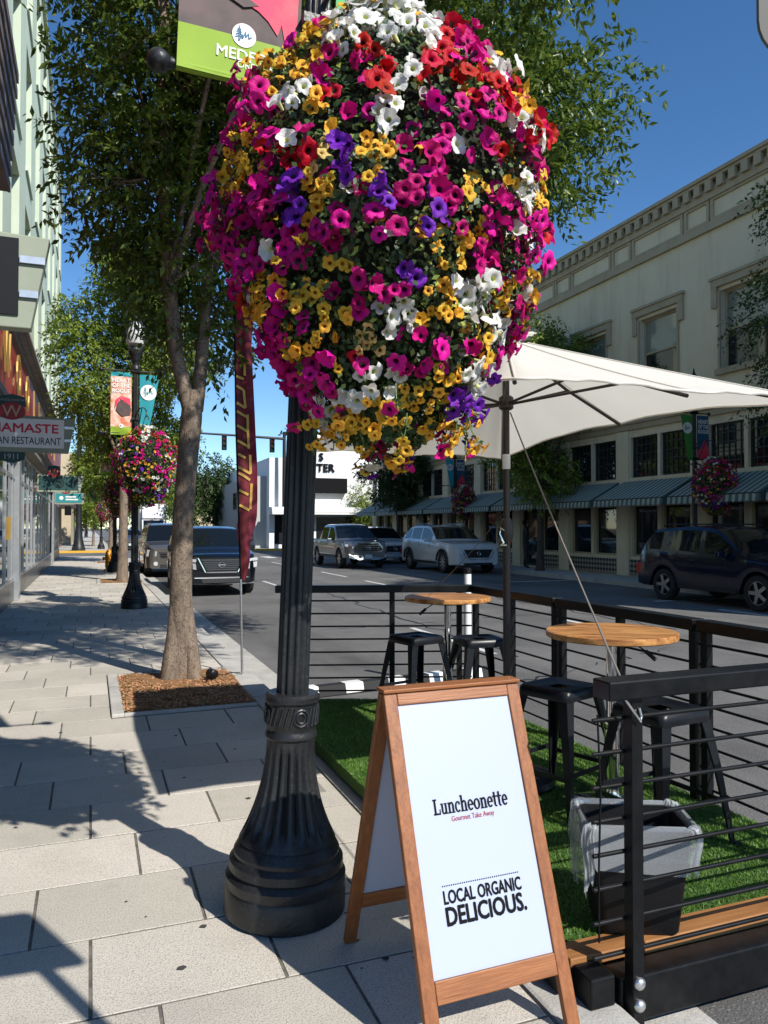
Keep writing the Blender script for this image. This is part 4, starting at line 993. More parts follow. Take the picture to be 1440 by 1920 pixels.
ch_ = MB(); ch_.tube([(-.03,-.025,1.43),(-.060,-.035,1.445),(-.070,-.04,1.41),(-.045,-.045,1.36),(-.07,-.05,1.345),(-.035,-.06,1.345)], .006, 6); ch_.build('crank_handle', m_chrome, um, smooth=50)
MB().lathe([(.03,2.12),(.042,2.13),(.042,2.19),(.03,2.20)], 16).build('runner', m_bronze, um, smooth=40)
for (u, v) in ((1,1),(1,-1),(-1,1),(-1,-1),(1,0),(-1,0),(0,1),(0,-1)):
    e = Vector((u*A_*.985, v*B_*.985, rimz(u, v) - .012)); top = Vector((0,0,PK-.02)); m_ = top.lerp(e, .52) - Vector((0,0,.030))
    rb_ = MB(); rb_.tube([top, m_ + Vector((0,0,.008)), e], .009, 6); rb_.build('rib', m_bronze, um)
    s_ = MB(); s_.tube([(u*.03, v*.03, 2.155), m_], .008, 6); s_.build('strut', m_bronze, um)
bs = MB(); bs.lathe([(.26,0),(.27,.02),(.26,.05),(.08,.08),(.035,.10),(.035,.30),(.022,.31)], 28); bs.build('base', m_black, um, smooth=40)

# ---- bar tables
def make_table(label, loc, rz):
    t = thing('bar_table', label, 'table', (loc[0], loc[1], DZ), rz, group='round bar tables')
    mb = MB(); H = .91; prof = [(.001,H-.035),(.325,H-.035),(.333,H-.030),(.335,H-.018),(.333,H-.004),(.328,H),(.001,H)]; mb.lathe(prof, 56); mb.build('table_top', m_top, t, smooth=35)
    mb = MB(); mb.lathe([(.12,H-.06),(.12,H-.037),(.0,H-.036)], 20, cap=False); mb.box(-.13,.13,-.03,.03,H-.062,H-.04); mb.build('mount_plate', m_black, t)
    mb = MB(); mb.tube([(0,0,.03),(0,0,.42)], .038, 24); mb.tube([(0,0,.42),(0,0,H-.05)], .027, 24); mb.lathe([(.038,.40),(.044,.41),(.044,.44),(.028,.45)], 24); mb.build('column', m_chrome, t, smooth=40)
    mb = MB(); mb.lathe([(.225,0),(.225,.008),(.20,.02),(.10,.035),(.05,.05),(.042,.07),(.039,.10)], 48); mb.build('base', m_chrome, t, smooth=40)
    mb = MB(); mb.tube([(.10,0,H-.055),(.17,0,H-.10)], .004, 6); lv = mb.build('lever', m_black, t)
    mb = MB(); mb.tube([(.17,0,H-.10),(.22,0,H-.145)], .011, 8); mb.build('grip', m_rubber, lv)
    return t
make_table('round wooden bar table with chrome column, near the bin', (2.54, 3.33), -0.6)
make_table('round wooden bar table by the far railing corner', (2.60, 5.42), 2.6)

# ---- metal stools
def make_stool(label, loc, rz):
    t = thing('metal_stool', label, 'stool', (loc[0], loc[1], DZ), rz, group='black metal stools'); H = .615
    hw = .150
    mb = MB(); n = 8; V = []      # dished, round-cornered seat
    def rr_(w_, z_, r_):
        pts = []
        for cx_, cy_, a0 in ((w_-r_, w_-r_, 0), (-(w_-r_), w_-r_, 90), (-(w_-r_), -(w_-r_), 180), (w_-r_, -(w_-r_), 270)):
            for q in range(5):
                a = R(a0 + q*22.5); pts.append((cx_+r_*math.cos(a), cy_+r_*math.sin(a), z_))
        return pts
    rings = [rr_(hw+.012, H-.055, .035), rr_(hw+.012, H-.035, .035), rr_(hw+.010, H-.012, .035), rr_(hw, H, .04), rr_(hw*.9, H-.004, .03), rr_(hw*.82, H-.012, .03), rr_(.045, H-.012, .01)]
    for r_ in rings: V += r_
    m_ = 20; F = [(j*m_+k, j*m_+(k+1) % m_, (j+1)*m_+(k+1) % m_, (j+1)*m_+k) for j in range(len(rings)-1) for k in range(m_)]
    mb.add(V, F); mb.build('seat', m_stool, t, smooth=50)
    for sx in (-1, 1):
        for sy in (-1, 1):
            lg = MB(); pts = []
            for z_, o_, w_ in ((H-.05, hw+.006, .060), (H*.55, hw+.040, .044), (.012, hw+.078, .026)):
                c = Vector((sx*o_, sy*o_, z_)); ex = Vector((-sx,0,0)); ey = Vector((0,-sy,0)); th = .010
                pts.append([c, c+ex*w_, c+ex*w_+ey*th, c+ex*th+ey*th, c+ex*th+ey*w_, c+ey*w_])
            V = [p for r_ in pts for p in r_]; F = [(j*6+k, j*6+(k+1) % 6, (j+1)*6+(k+1) % 6, (j+1)*6+k) for j in range(2) for k in range(6)]
            F += [tuple(range(6)), tuple(range(12,18))]
            lg.add(V, F); lo = lg.build('leg', m_stool, t, bevel=.002)
            MB().box(sx*(hw+.078)-.014*0-.016, sx*(hw+.078)+.016, sy*(hw+.078)-.016, sy*(hw+.078)+.016, 0, .014).build('foot_cap', m_rubber, lo)
    for s in (-1, 1):
        o_ = hw + .055; zz = .19
        MB().bar((s*o_, -o_, zz), (s*o_, o_, zz), .008, .022).build('brace', m_stool, t); MB().bar((-o_, s*o_, zz+.024), (o_, s*o_, zz+.024), .008, .022).build('brace', m_stool, t)
    return t
make_stool('black metal stool left of the far bar table', (2.36, 5.48), .25)
make_stool('black metal stool right of the far bar table', (2.76, 5.20), -.10)
make_stool('black metal stool between the sandwich board and near bar table', (2.34, 3.50), .35)
make_stool('black metal stool behind the near corner post and bin', (2.50, 2.92), .12)

# ---- waste bin with liner
bn_ = thing('waste_bin', 'black rectangular bin with translucent bag liner by the railing', 'bin', (1.855, 2.315, .116), R(-24))
def rrect(w_, d_, r_, z_, n=6):
    pts = []
    for cx_, cy_, a0 in ((w_-r_, d_-r_, 0), (-(w_-r_), d_-r_, 90), (-(w_-r_), -(d_-r_), 180), (w_-r_, -(d_-r_), 270)):
        for q in range(n):
            a = R(a0 + q*90/(n-1)); pts.append((cx_+r_*math.cos(a), cy_+r_*math.sin(a), z_))
    return pts
mb = MB(); rings = [rrect(.135,.095,.03,0), rrect(.14,.10,.03,.01), rrect(.178,.130,.035,.355), rrect(.185,.137,.036,.355), rrect(.185,.137,.036,.375), rrect(.168,.120,.033,.375), rrect(.135,.095,.03,.03)]
V = [p for r_ in rings for p in r_]; m_ = 24
mb.add(V, [(j*m_+k, j*m_+(k+1) % m_, (j+1)*m_+(k+1) % m_, (j+1)*m_+k) for j in range(len(rings)-1) for k in range(m_)] + [tuple(range(m_))[::-1], tuple(range(6*m_, 7*m_))]); mb.build('tub', m_plastic, bn_, smooth=40)
m_bag = mat('bag film', (0.62,0.65,0.68), 0.22, alpha=0.30, spec=0.8, bump=0.8, bscale=4)
mb = MB(); NB = 72; V = []; rg_ = random.Random(5)
base_r = lambda sc, z_: rrect(.192*sc, .142*sc, .036, z_, n=18)
levels = [(0.70,.16),(0.80,.26),(0.90,.36),(0.955,.392),(1.02,.388),(1.055,.35),(1.05,.30),(1.02,.25),(1.0,.19)]
cr1 = [rg_.uniform(-1,1) for _ in range(NB)]
for j, (sc, z_) in enumerate(levels):
    for k, p in enumerate(base_r(sc, z_)):
        wv_ = 0.010*math.sin(k*1.9 + j*.7) + .006*cr1[k] + .005*math.sin(k*.6+j*2)
        r_ = 1 + wv_*(3 if j > 3 else 2)
        drop = (0.075*math.sin(k*2*PI/NB + 2.6) - .03*abs(cr1[k]) + .02*math.sin(k*.9)) * max(0, (j-4)/4)
        V.append((p[0]*r_, p[1]*r_, p[2] + drop + (.006*math.sin(k*1.1) if j in (3,4) else 0)))
mb.add(V, [(j*NB+k, j*NB+(k+1) % NB, (j+1)*NB+(k+1) % NB, (j+1)*NB+k) for j in range(len(levels)-1) for k in range(NB)]); mb.build('bag_liner', m_bag, bn_, smooth=70)

# ---- sandwich board
def serif_word(parent, word, mt, mtx, width, xh):
    """heavy slab-serif lettering drawn from rectangles and bowls, x-height XH"""
    mb = MB(); x = 0.0; lay = [0]
    def rect(a, b, c, d): lay[0] += 1; z = .00003*lay[0]; mb.add([(x+a,c,z),(x+b,c,z),(x+b,d,z),(x+a,d,z)], [(0,1,2,3)])
    def bowl(cx_, cy_, ax, ay, tx, ty, a0, a1, n=22):
        lay[0] += 1; z = .00003*lay[0]; V = []
        for q in range(n+1):
            a = R(a0 + (a1-a0)*q/n); V += [(x+cx_+ax*math.cos(a), cy_+ay*math.sin(a), z), (x+cx_+(ax-tx)*math.cos(a), cy_+(ay-ty)*math.sin(a), z)]
        mb.add(V, [(2*q, 2*q+2, 2*q+3, 2*q+1) for q in range(n)])
    for ch in word:
        if ch == 'L': rect(.12,.44,0,1.45); rect(-.02,1.08,0,.17); rect(-.02,.60,1.30,1.45); rect(.92,1.08,0,.50); w_ = 1.16
        elif ch == 'u': rect(.10,.40,.3,1.0); rect(-.02,.40,.88,1.0); bowl(.48,.34,.38,.36,.26,.15,180,330); rect(.66,.96,0,1.0); rect(.66,1.08,0,.12); rect(.54,.96,.88,1.0); w_ = 1.12
        elif ch in 'nh': rect(.10,.40,0,1.0 if ch == 'n' else 1.5); rect(-.02,.40,.88 if ch == 'n' else 1.38,1.0 if ch == 'n' else 1.5); rect(-.02,.52,0,.12); bowl(.60,.66,.38,.37,.28,.16,0,150); rect(.68,.98,0,.68); rect(.58,1.10,0,.12); w_ = 1.14
        elif ch == 'c': bowl(.48,.5,.48,.52,.28,.15,42,318); rect(.60,.84,.66,.92); w_ = .92
        elif ch == 'e': bowl(.48,.5,.48,.52,.28,.15,0,318); rect(.22,.95,.44,.57); w_ = 1.0
        elif ch == 'o': bowl(.52,.5,.52,.52,.29,.15,0,360); w_ = 1.10
        elif ch == 't': rect(.14,.44,.22,1.36); rect(-.06,.70,.86,1.0); bowl(.46,.26,.32,.28,.24,.15,180,300); w_ = .74
        x += w_
    W_ = x; s = width / W_
    mb.V = [tuple(mtx @ Vector(((v[0]-W_/2)*s, (v[1]-.6)*xh*.72, v[2]))) for v in mb.V]
    return mb.build('shop_name', mt, parent)
sb = thing('sandwich_board', 'wooden A-frame sandwich board lettered Luncheonette with white panel', 'sign', (1.155, 2.39, 0), R(1.2))
HS = 1.0; WB = 0.255; SP = 0.36     # height, half width, half spread at the ground
def board(sgn, front):
    # local: x across, leaning plane from (y=0,z=HS) to (y=sgn*SP,z=0)
    nrm = Vector((0, sgn*HS, SP)).normalized(); down = Vector((0, sgn*SP, -HS)).normalized(); L = math.hypot(SP, HS)
    def P(x, s, d=0): return Vector((x, sgn*0.012, HS)) + down*s + nrm*d
    parts = []
    for sx in (-1, 1):
        mb = MB(); a, b = (sx*WB, sx*(WB-.046)); a, b = min(a,b), max(a,b)
        c = [P(x, s, d) for s in (0.0, L-.004) for x, d in ((a,-.012),(b,-.012),(b,.012),(a,.012))]
        mb.add(c, [(0,1,2,3),(7,6,5,4),(0,4,5,1),(1,5,6,2),(2,6,7,3),(3,7,4,0)]); mb.build('leg', m_wood, sb, bevel=.003)
    for s0, s1 in ((0.0, .042), (.84, .902)):
        mb = MB(); x = WB-.0465
        c = [P(xx, s, d) for s in (s0, s1) for xx, d in ((-x,-.011),(x,-.011),(x,.0125),(-x,.0125))]
        mb.add(c, [(0,1,2,3),(7,6,5,4),(0,4,5,1),(1,5,6,2),(2,6,7,3),(3,7,4,0)]); mb.build('crossbar', m_woodx, sb, bevel=.003)
    mb = MB(); x = WB-.0465
    c = [P(xx, s, d) for s in (.0425, .8395) for xx, d in ((-x,-.004),(x,-.004),(x,.004),(-x,.004))]
    mb.add(c, [(0,1,2,3),(7,6,5,4),(0,4,5,1),(1,5,6,2),(2,6,7,3),(3,7,4,0)]); pn = mb.build('panel', m_panel, sb)
    return P, down, nrm, pn
P, down, nrm, _ = board(-1, True)
def TM(x, s): q = P(x, s, .0052); return plane_m(q, (1,0,0), -down)
# "Luncheonette" with slab serifs added to the plain face
serif_word(sb, 'Luncheonette', m_ink, TM(.004, .372), .272, .046)
text(sb, 'Gourmet Take Away', m_redink, TM(.004, .411), width=.155, height=.021, bold=.012, name='shop_tagline')
text(sb, 'LOCAL ORGANIC', m_ink, TM(-.002, .628), width=.274, height=.037, bold=.06, name='slogan')
text(sb, 'DELICIOUS.', m_ink, TM(.002, .681), width=.280, height=.050, bold=.07, name='slogan')
dt = MB()
for k in range(36):
    q = P(-.138 + .268*k/35, .596, .0056); n = 8
    dt.add([q + (Vector((1,0,0))*math.cos(2*PI*j/n) + down*math.sin(2*PI*j/n))*.0022 for j in range(n)], [tuple(range(n))])
dt.build('dotted_rule', m_ink, sb)
board(1, False)
mb = MB(); mb.box(-WB-.004, WB+.004, -.034, .034, HS+.004, HS+.016); mb.build('top_cap', m_woodx, sb, bevel=.003)
for sx in (-1, 1): MB().lathe([(.004,HS+.0162),(.004,HS+.019),(.001,HS+.0195)], 8, (sx*(WB-.03), -.01, 0)).build('screw', m_steel, sb)

# ---- regulation sign at the top right (only its corner shows) on its post
sg = thing('parking_sign', 'grey back of a parking sign on a steel post at right edge', 'sign', (0.912, 0.700, 0), R(-4))
mb = MB(); pts = rrect(.165, .225, .035, 0); pts = [(p[0], p[1]) for p in pts]
mb.prism(pts, -.002, .002, lambda u, v, d: (u - .01, -.03 + d, 2.34 + v)); mb.build('plate', mat('sign back', (0.12,0.115,0.105), .6, spec=.2), sg)
MB().box(-.02, .02, -.026, .01, 0, 2.62).build('post', m_steel, sg)
for z in (2.2, 2.48): MB().lathe([(.009,-.033),(.009,-.038),(.003,-.04)], 8, (-.01,0,z), axis='y').build('bolt', m_steel, sg)
# ================================================================== TREES
def add_leaves(C, N_dir, per, size, rg, droop=.35, spread=.22):
    """twigs at points C with direction N_dir; PER leaves along each; returns V,F (quads folded as two tris share edge)"""
    n = len(C); k = per
    c = np.repeat(C, k, 0); d = np.repeat(N_dir, k, 0)
    t = np.tile(np.linspace(0, 1, k), n)[:, None]
    side = rg.normal(0, 1, (n*k, 3)); side -= d*np.sum(side*d, 1)[:, None]; side /= np.linalg.norm(side, axis=1)[:, None] + 1e-9
    L = size*rg.uniform(.7, 1.3, (n*k, 1))
    p = c + d*t*spread + np.array([0, 0, -1])*(t**2)*spread*.35 + rg.normal(0, .012, (n*k, 3))
    dirv = d*.55 + side*.8 + np.array([0, 0, -droop]); dirv /= np.linalg.norm(dirv, axis=1)[:, None]
    nr = np.cross(dirv, rg.normal(0, 1, (n*k, 3)) + np.array([0,0,1.2])*0); nr = np.cross(dirv, np.cross(np.array([0,0,1.0]) + rg.normal(0,.55,(n*k,3)), dirv)); 
    nr /= np.linalg.norm(nr, axis=1)[:, None] + 1e-9
    b = np.cross(dirv, nr); W = L*.205
    V = np.stack([p, p+dirv*L*.42+b*W+nr*W*.35, p+dirv*L, p+dirv*L*.42-b*W+nr*W*.35], 1).reshape(-1, 3)
    i = np.arange(n*k)[:, None]*4
    F = np.concatenate([i+np.array([[0,1,2]]), i+np.array([[0,2,3]])], 0)
    return V, F
def tree(name, label, base, trunk, fork_targets, blobs, n_twig, per, size, lm, bm_, seed, group=None, spread=.25, sub=5, droop=.35, twig_r=.004, hollow=.35):
    """trunk: [(x,y,z,r)...] local; blobs: [(cx,cy,cz,rx,ry,rz,weight)]; fork from the trunk end to each blob"""
    rg = np.random.default_rng(seed); rr = random.Random(seed)
    t = thing(name, label, 'tree', base, group=group)
    mb = MB()
    for tr_ in trunk:
        pts = [p[:3] for p in tr_]; rad = [p[3] for p in tr_]; mb.tube(pts, rad, 16)
    br = MB()
    ends = []
    for bi, bl in enumerate(blobs):
        c = Vector(bl[:3]); src = Vector(fork_targets[bi % len(fork_targets)][:3]); r0 = fork_targets[bi % len(fork_targets)][3]
        mid = src.lerp(c, .5) + Vector((rr.uniform(-.15,.15), rr.uniform(-.15,.15), .25))
        br.tube([src, src.lerp(mid,.5)+Vector((0,0,.1)), mid, c], [r0, r0*.8, r0*.6, r0*.35], 8)
        for q in range(sub):
            a = Vector((rr.gauss(0,1), rr.gauss(0,1), rr.gauss(.25,.8))).normalized(); e = c + Vector((a.x*bl[3]*.85, a.y*bl[4]*.85, a.z*bl[5]*.85))
            s0 = mid.lerp(c, rr.uniform(.1, 1)); m2 = s0.lerp(e, .5) + Vector((0,0,.12))
            br.tube([s0, m2, e], [r0*.32, r0*.2, twig_r], 5)
            for q2 in range(3):
                e2 = m2.lerp(e, rr.random()) ; f2 = e2 + Vector((rr.uniform(-.6,.6)*bl[3]*.5, rr.uniform(-.6,.6)*bl[4]*.5, rr.uniform(-.3,.4)*bl[5]*.5)); br.tube([e2, f2], [twig_r*2.2, twig_r*.8], 4)
    tk = mb.build('trunk', bm_, t, smooth=50); br.build('limbs', bm_, t, smooth=50)
    wts = np.array([bl[6] if len(bl) > 6 else bl[3]*bl[4]*bl[5] for bl in blobs]); wts = wts/wts.sum()
    Cs, Ds = [], []
    for bl, wgt in zip(blobs, wts):
        n = max(3, int(n_twig*wgt))
        v = rg.normal(0, 1, (n, 3)); v /= np.linalg.norm(v, axis=1)[:, None]
        lump = 1 + .16*np.sin(v[:,0]*5.1+v[:,2]*4+seed) + .13*np.sin(v[:,1]*7.3-v[:,2]*6+seed*2)
        r = (rg.uniform(hollow**3, 1, n)**(1/3))*lump
        Cs.append(np.array(bl[:3]) + v*r[:,None]*np.array(bl[3:6])); d = v*np.array([1,1,.5]) + rg.normal(0,.35,(n,3)); d /= np.linalg.norm(d,axis=1)[:,None]; Ds.append(d)
    V, F = add_leaves(np.concatenate(Cs), np.concatenate(Ds), per, size, rg, droop, spread)
    np_mesh('crown', V, F, lm, t)
    return t
# nearest tree: twin-stemmed zelkova arching over the road
tk1 = [[(0.05,.03,-.05,.145),(.04,.02,.10,.13),(.03,0,.45,.118),(.02,0,.9,.112),(.04,.02,1.6,.104),(.08,.02,2.2,.104),(.12,.03,2.65,.108),(.14,.04,2.95,.098)],
       [(-.095,-.06,-.05,.105),(-.08,-.05,.15,.09),(-.04,-.02,.5,.075),(-.01,0,1.0,.06),(.02,0,1.5,.03)],
       [(.15,-.06,-.05,.095),(.13,-.05,.2,.08),(.09,-.02,.55,.075),(.05,0,1.0,.05)],
       [(.10,.02,2.75,.075),(-.03,.03,3.3,.072),(-.10,.02,4.0,.066),(-.16,0,5.0,.072),(-.18,0,6.2,.06),(-.16,0,7.6,.035)],
       [(.17,.04,2.75,.072),(.22,.06,3.2,.068),(.27,.08,4.0,.060),(.36,.1,5.0,.062),(.5,.1,6.4,.045),(.6,.1,7.8,.025)],
       [(.28,.08,4.1,.052),(.50,.02,4.6,.050),(.95,-.1,5.0,.046),(1.7,-.25,5.5,.040),(2.6,-.4,6.0,.03)]]
forks = [(-.12,.02,4.0,.035),(.32,.08,4.3,.035),(1.2,-.2,5.15,.035),(-.18,0,6.0,.035),(.5,.1,6.4,.03)]
bl1 = [(-.15,.2,4.15,.5,.6,.40), (-.75,.1,4.95,.75,.9,.6), (-.7,0,5.8,.75,1.,.7), (-.2,.5,5.2,.8,.9,1.0), (.35,.4,4.2,.7,.7,.7), (-.3,.2,6.9,1.0,1.1,.8), (.6,.3,6.0,1.0,1.,1.0),
       (.3,.6,3.6,.55,.6,.45), (1.6,-.1,6.4,1.2,1.2,.9), (2.7,-.3,6.4,1.2,1.2,.9), (3.5,-.4,6.1,1.0,1.1,.75), (3.6,-.6,5.35,.75,.8,.5), (2.9,-.4,5.3,.9,.9,.55), (4.3,-.5,6.5,.75,.8,.6), (3.2,-.2,7.2,1.0,1.0,.55), (1.5,0,7.5,1.2,1.1,.6), (-.1,.2,8.0,1.1,1.2,.7), (2.0,0,5.4,.9,.9,.6), (4.0,-.8,5.6,.55,.6,.35), (2.7,-.6,4.75,.6,.7,.38)]
bl1 += [(1.0,-2.2,6.5,1.0,.9,.55), (2.2,-2.6,6.5,1.1,1.0,.55), (1.6,-3.8,6.3,1.0,.9,.55), (.4,-3.3,6.7,.9,.9,.5), (2.7,-4.4,6.2,.9,.8,.5), (.2,-1.8,7.2,.9,.9,.5)]
bl1 = [((b[0]*.62 + .03 if b[0] < 0 else b[0]),) + b[1:] for b in bl1]
tree('street_tree', 'zelkova with textured tan trunk and broad crown, nearest on the pavement', (.84, 8.04, 0), tk1, forks, bl1, 9000, 11, .096, m_leaf, m_bark, 3, group='pavement trees', spread=.30, sub=6)
def st_tree(label, base, s, seed, lm, nt, size, lean=0, low=2.6, per=9, bark=None):
    tk = [[(0,0,-.05,.20*s),(0,0,.15,.15*s),(.02,0,1.0,.12*s),(.03,.02,low*.9,.11*s),(.05+lean*.4,.03,low+1.2,.08*s),(.05+lean,0,low+3.0,.05*s)]]
    fk = [(.03,.02,low*.88,.055*s),(.05+lean*.3,.03,low+.9,.045*s),(.05+lean*.6,.02,low+1.8,.04*s)]
    rr = random.Random(seed); bl = []
    for k in range(13):
        a = rr.uniform(0, 6.28); lv = k/12; rad = (1.75*math.sin(PI*(.18+.72*lv)))*s
        bl.append((lean + rad*math.cos(a)*.75, rad*math.sin(a)*.75, low + .6*s + lv*5.0*s, rr.uniform(.8,1.25)*s, rr.uniform(.8,1.25)*s, rr.uniform(.5,.85)*s))
    return tree('street_tree', label, base, tk, fk, bl, nt, per, size, lm, bark or m_bark, seed, group='pavement trees', spread=.38, sub=4)
st_tree('light green tree behind the second lamp with slender trunk', (.85, 23.1, 0), 1.05, 21, m_leaf2, 6200, .13, lean=.35, low=3.3)
st_tree('shaded tree with pale trunk just beyond the orange hydrant', (.81, 35.4, 0), 0.8, 22, m_leaf2, 1500, .17, low=2.6)
st_tree('small far tree on the left pavement past the junction', (.2, 66, 0), 0.75, 26, m_leaf2, 700, .25, low=2.0)
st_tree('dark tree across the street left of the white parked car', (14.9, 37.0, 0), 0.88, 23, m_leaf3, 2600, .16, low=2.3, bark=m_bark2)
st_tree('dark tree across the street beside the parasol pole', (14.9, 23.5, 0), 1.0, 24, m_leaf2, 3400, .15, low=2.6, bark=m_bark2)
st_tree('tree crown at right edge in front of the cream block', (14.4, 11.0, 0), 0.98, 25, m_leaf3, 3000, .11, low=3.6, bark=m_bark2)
def bushy(label, base, h, r, seed, lm, nt=1000, size=.3):
    rr = random.Random(seed); tk = [[(0,0,-.05,.25),(0,0,h*.35,.2),(0,0,h*.7,.08)]]
    bl = [(rr.uniform(-.6,.6)*r, rr.uniform(-.6,.6)*r, h*(.34+.5*k/9), r*rr.uniform(.45,.7), r*rr.uniform(.45,.7), h*rr.uniform(.12,.2)) for k in range(10)]
    return tree('round_tree', label, base, tk, [(0,0,h*.33,.1),(0,0,h*.5,.08)], bl, nt, 8, size, lm, m_bark2, seed, group='trees beyond the junction', spread=.7, sub=3)
bushy('round leafy tree behind the black car beyond the junction', (11.2, 74, 0), 8.2, 3.6, 31, m_leaf3, 1600)
bushy('broad tree left of the white building beyond the junction', (7.6, 92, 0), 8.6, 4.2, 32, m_leaf2, 1300, .35)
bushy('tree beside the pale distant block on the left', (-1.0, 84, 0), 10.5, 3.0, 33, m_leaf2, 1200, .32)
bushy('small pale tree in front of the white building', (19.3, 53.9, 0), 4.6, 1.5, 34, m_leaf2, 800, .16)
bushy('low dark tree at the far end of the left pavement', (-.6, 120, 0), 7.0, 3.2, 35, m_leaf3, 700, .4)
# ================================================================== VEHICLES
def paint(name, col, metal=0.0, rough=0.28, coat=1.0): return mat(name, col, rough, metal, coat=coat, spec=0.5*coat)
m_hl = mat('headlamp lens', (0.62,0.65,0.68), 0.10, 0.2)
m_tail = mat('tail lamp', (0.45,0.02,0.02), 0.15)
m_dark = mat('dark trim', (0.012,0.012,0.013), 0.55)
m_alloy = mat('alloy wheel', (0.42,0.43,0.44), 0.3, 0.8)
m_plate = mat('number plate', (0.55,0.60,0.66), 0.5)
def car(name, label, cat, loc, body, L=4.6, W=1.84, H=1.69, top=None, belt=None, roofw=.60, wheel_r=.36, wb=(0.90, 3.60), glass=None, grille='mesh', rz=0,
        cladding=False, pillars=(), group=None, bed=None, rails=False, emblem='oval', spokes=10, dark_rim=False, sill=.30, tail=True):
    """nose towards -y; TOP and BELT are side profiles [(s,z)] from the nose"""
    t = thing(name, label, cat, loc, rz, group=group)
    S = sorted(set(list(np.linspace(0, L, 70)) + [.02, .05, L-.05, L-.02])); S = np.array(S)
    ts, tz = zip(*top); bs_, bz_ = zip(*belt)
    def sm(xs, x, z, it=2, wd=.06):
        g = np.interp(xs, x, z); g = (g + np.interp(xs-wd, x, z) + np.interp(xs+wd, x, z))/3; return g
    TZ = sm(S, ts, tz); BZ = np.minimum(sm(S, bs_, bz_), TZ - .015)
    hw = W/2
    WD = hw*np.interp(S, [0, .06, .18, .40, .9, L-.9, L-.35, L-.10, L], [.76, .86, .93, .975, 1, 1, .975, .93, .86])
    zroof = H
    rings = []
    arch_r = wheel_r + .055
    for i, s in enumerate(S):
        zb = sill if 0.25 < s < L-.25 else sill + .02
        for c in wb:
            dx = s - c
            if abs(dx) < arch_r: zb = max(zb, wheel_r + math.sqrt(max(0, arch_r**2 - dx**2)))
        zt, zl, wd = TZ[i], BZ[i], WD[i]
        zb = min(zb, zl - .05)
        fr = min(1, max(0, (zt - zl - .04)/max(.1, zroof - zl - .04)))
        wtop = wd*.96*(1-fr) + hw*roofw*1.36*fr*.96
        wtop = min(wtop, wd*.95)
        zm = zb + (zl - zb)*.45
        pts = [(wd*.93, zb-.0), (wd*.985, zb+.02), (wd*1.0, zm), (wd*.985, zl - .10*(zl-zb)), (wd*.955, zl)]
        pts += [(wd*.955*(1-.12) + wtop*.12, zl + (zt-zl)*.10), (wd*.945*.15 + wtop*.85, zl + (zt-zl)*.84), (wtop*.955, zt - .022*(.3+.7*fr)), (wtop*.80, zt - .004), (wtop*.4, zt + .010), (0, zt + .014)]
        rings.append(pts)
    n = len(rings[0]); ns = len(S)
    V = []
    for i, s in enumerate(S):
        y = s - L/2
        # rake the nose slightly
        for sgn in (1, -1):
            for (x, z) in rings[i]: V.append((sgn*x, y, z))
    idx = lambda i, side, k: i*2*n + side*n + k
    B, G = MB(), {}
    used = {}
    faces_body, faces_ws, faces_rear = [], [], []; side_groups = {}
    g = glass
    for i in range(ns-1):
        sm_ = (S[i]+S[i+1])/2
        for side in (0, 1):
            for k in range(n-1):
                f = (idx(i,side,k), idx(i+1,side,k), idx(i+1,side,k+1), idx(i,side,k+1))
                if side == 0: f = f[::-1]
                dst = faces_body
                if g:
                    if k >= 7 and g['ws'][0] < sm_ < g['ws'][1]: dst = faces_ws
                    elif k >= 7 and g.get('rw') and g['rw'][0] < sm_ < g['rw'][1]: dst = faces_rear
                    elif k in (5,) and g['side'][0] < sm_ < g['side'][1] and not any(a < sm_ < b for a, b in pillars): dst = side_groups.setdefault((side, sum(sm_ > b for a, b in pillars)), [])
                dst.append(f)
    for i in (0, ns-1):
        f = [idx(i,0,k) for k in range(n)] + [idx(i,1,k) for k in range(n-2, -1, -1)]
        faces_body.append(tuple(f if i == 0 else f[::-1]))
    under = [tuple((idx(i,0,0), idx(i,1,0), idx(i+1,1,0), idx(i+1,0,0))) for i in range(ns-1)]
    def mk(nm, fl, m_, sm_a=32):
        if not fl: return None
        ids = sorted({q for f in fl for q in f}); mp_ = {q: j for j, q in enumerate(ids)}
        b = MB(); b.add([V[q] for q in ids], [tuple(mp_[q] for q in f) for f in fl]); return b.build(nm, m_, t, smooth=sm_a)
    bo = mk('body', faces_body, body); mk('underbody', under, m_dark)
    mk('windscreen', faces_ws, m_carglass); [mk('side_window', fl, m_carglass) for fl in side_groups.values()]; mk('rear_window', faces_rear, m_carglass)
    y = lambda s: s - L/2
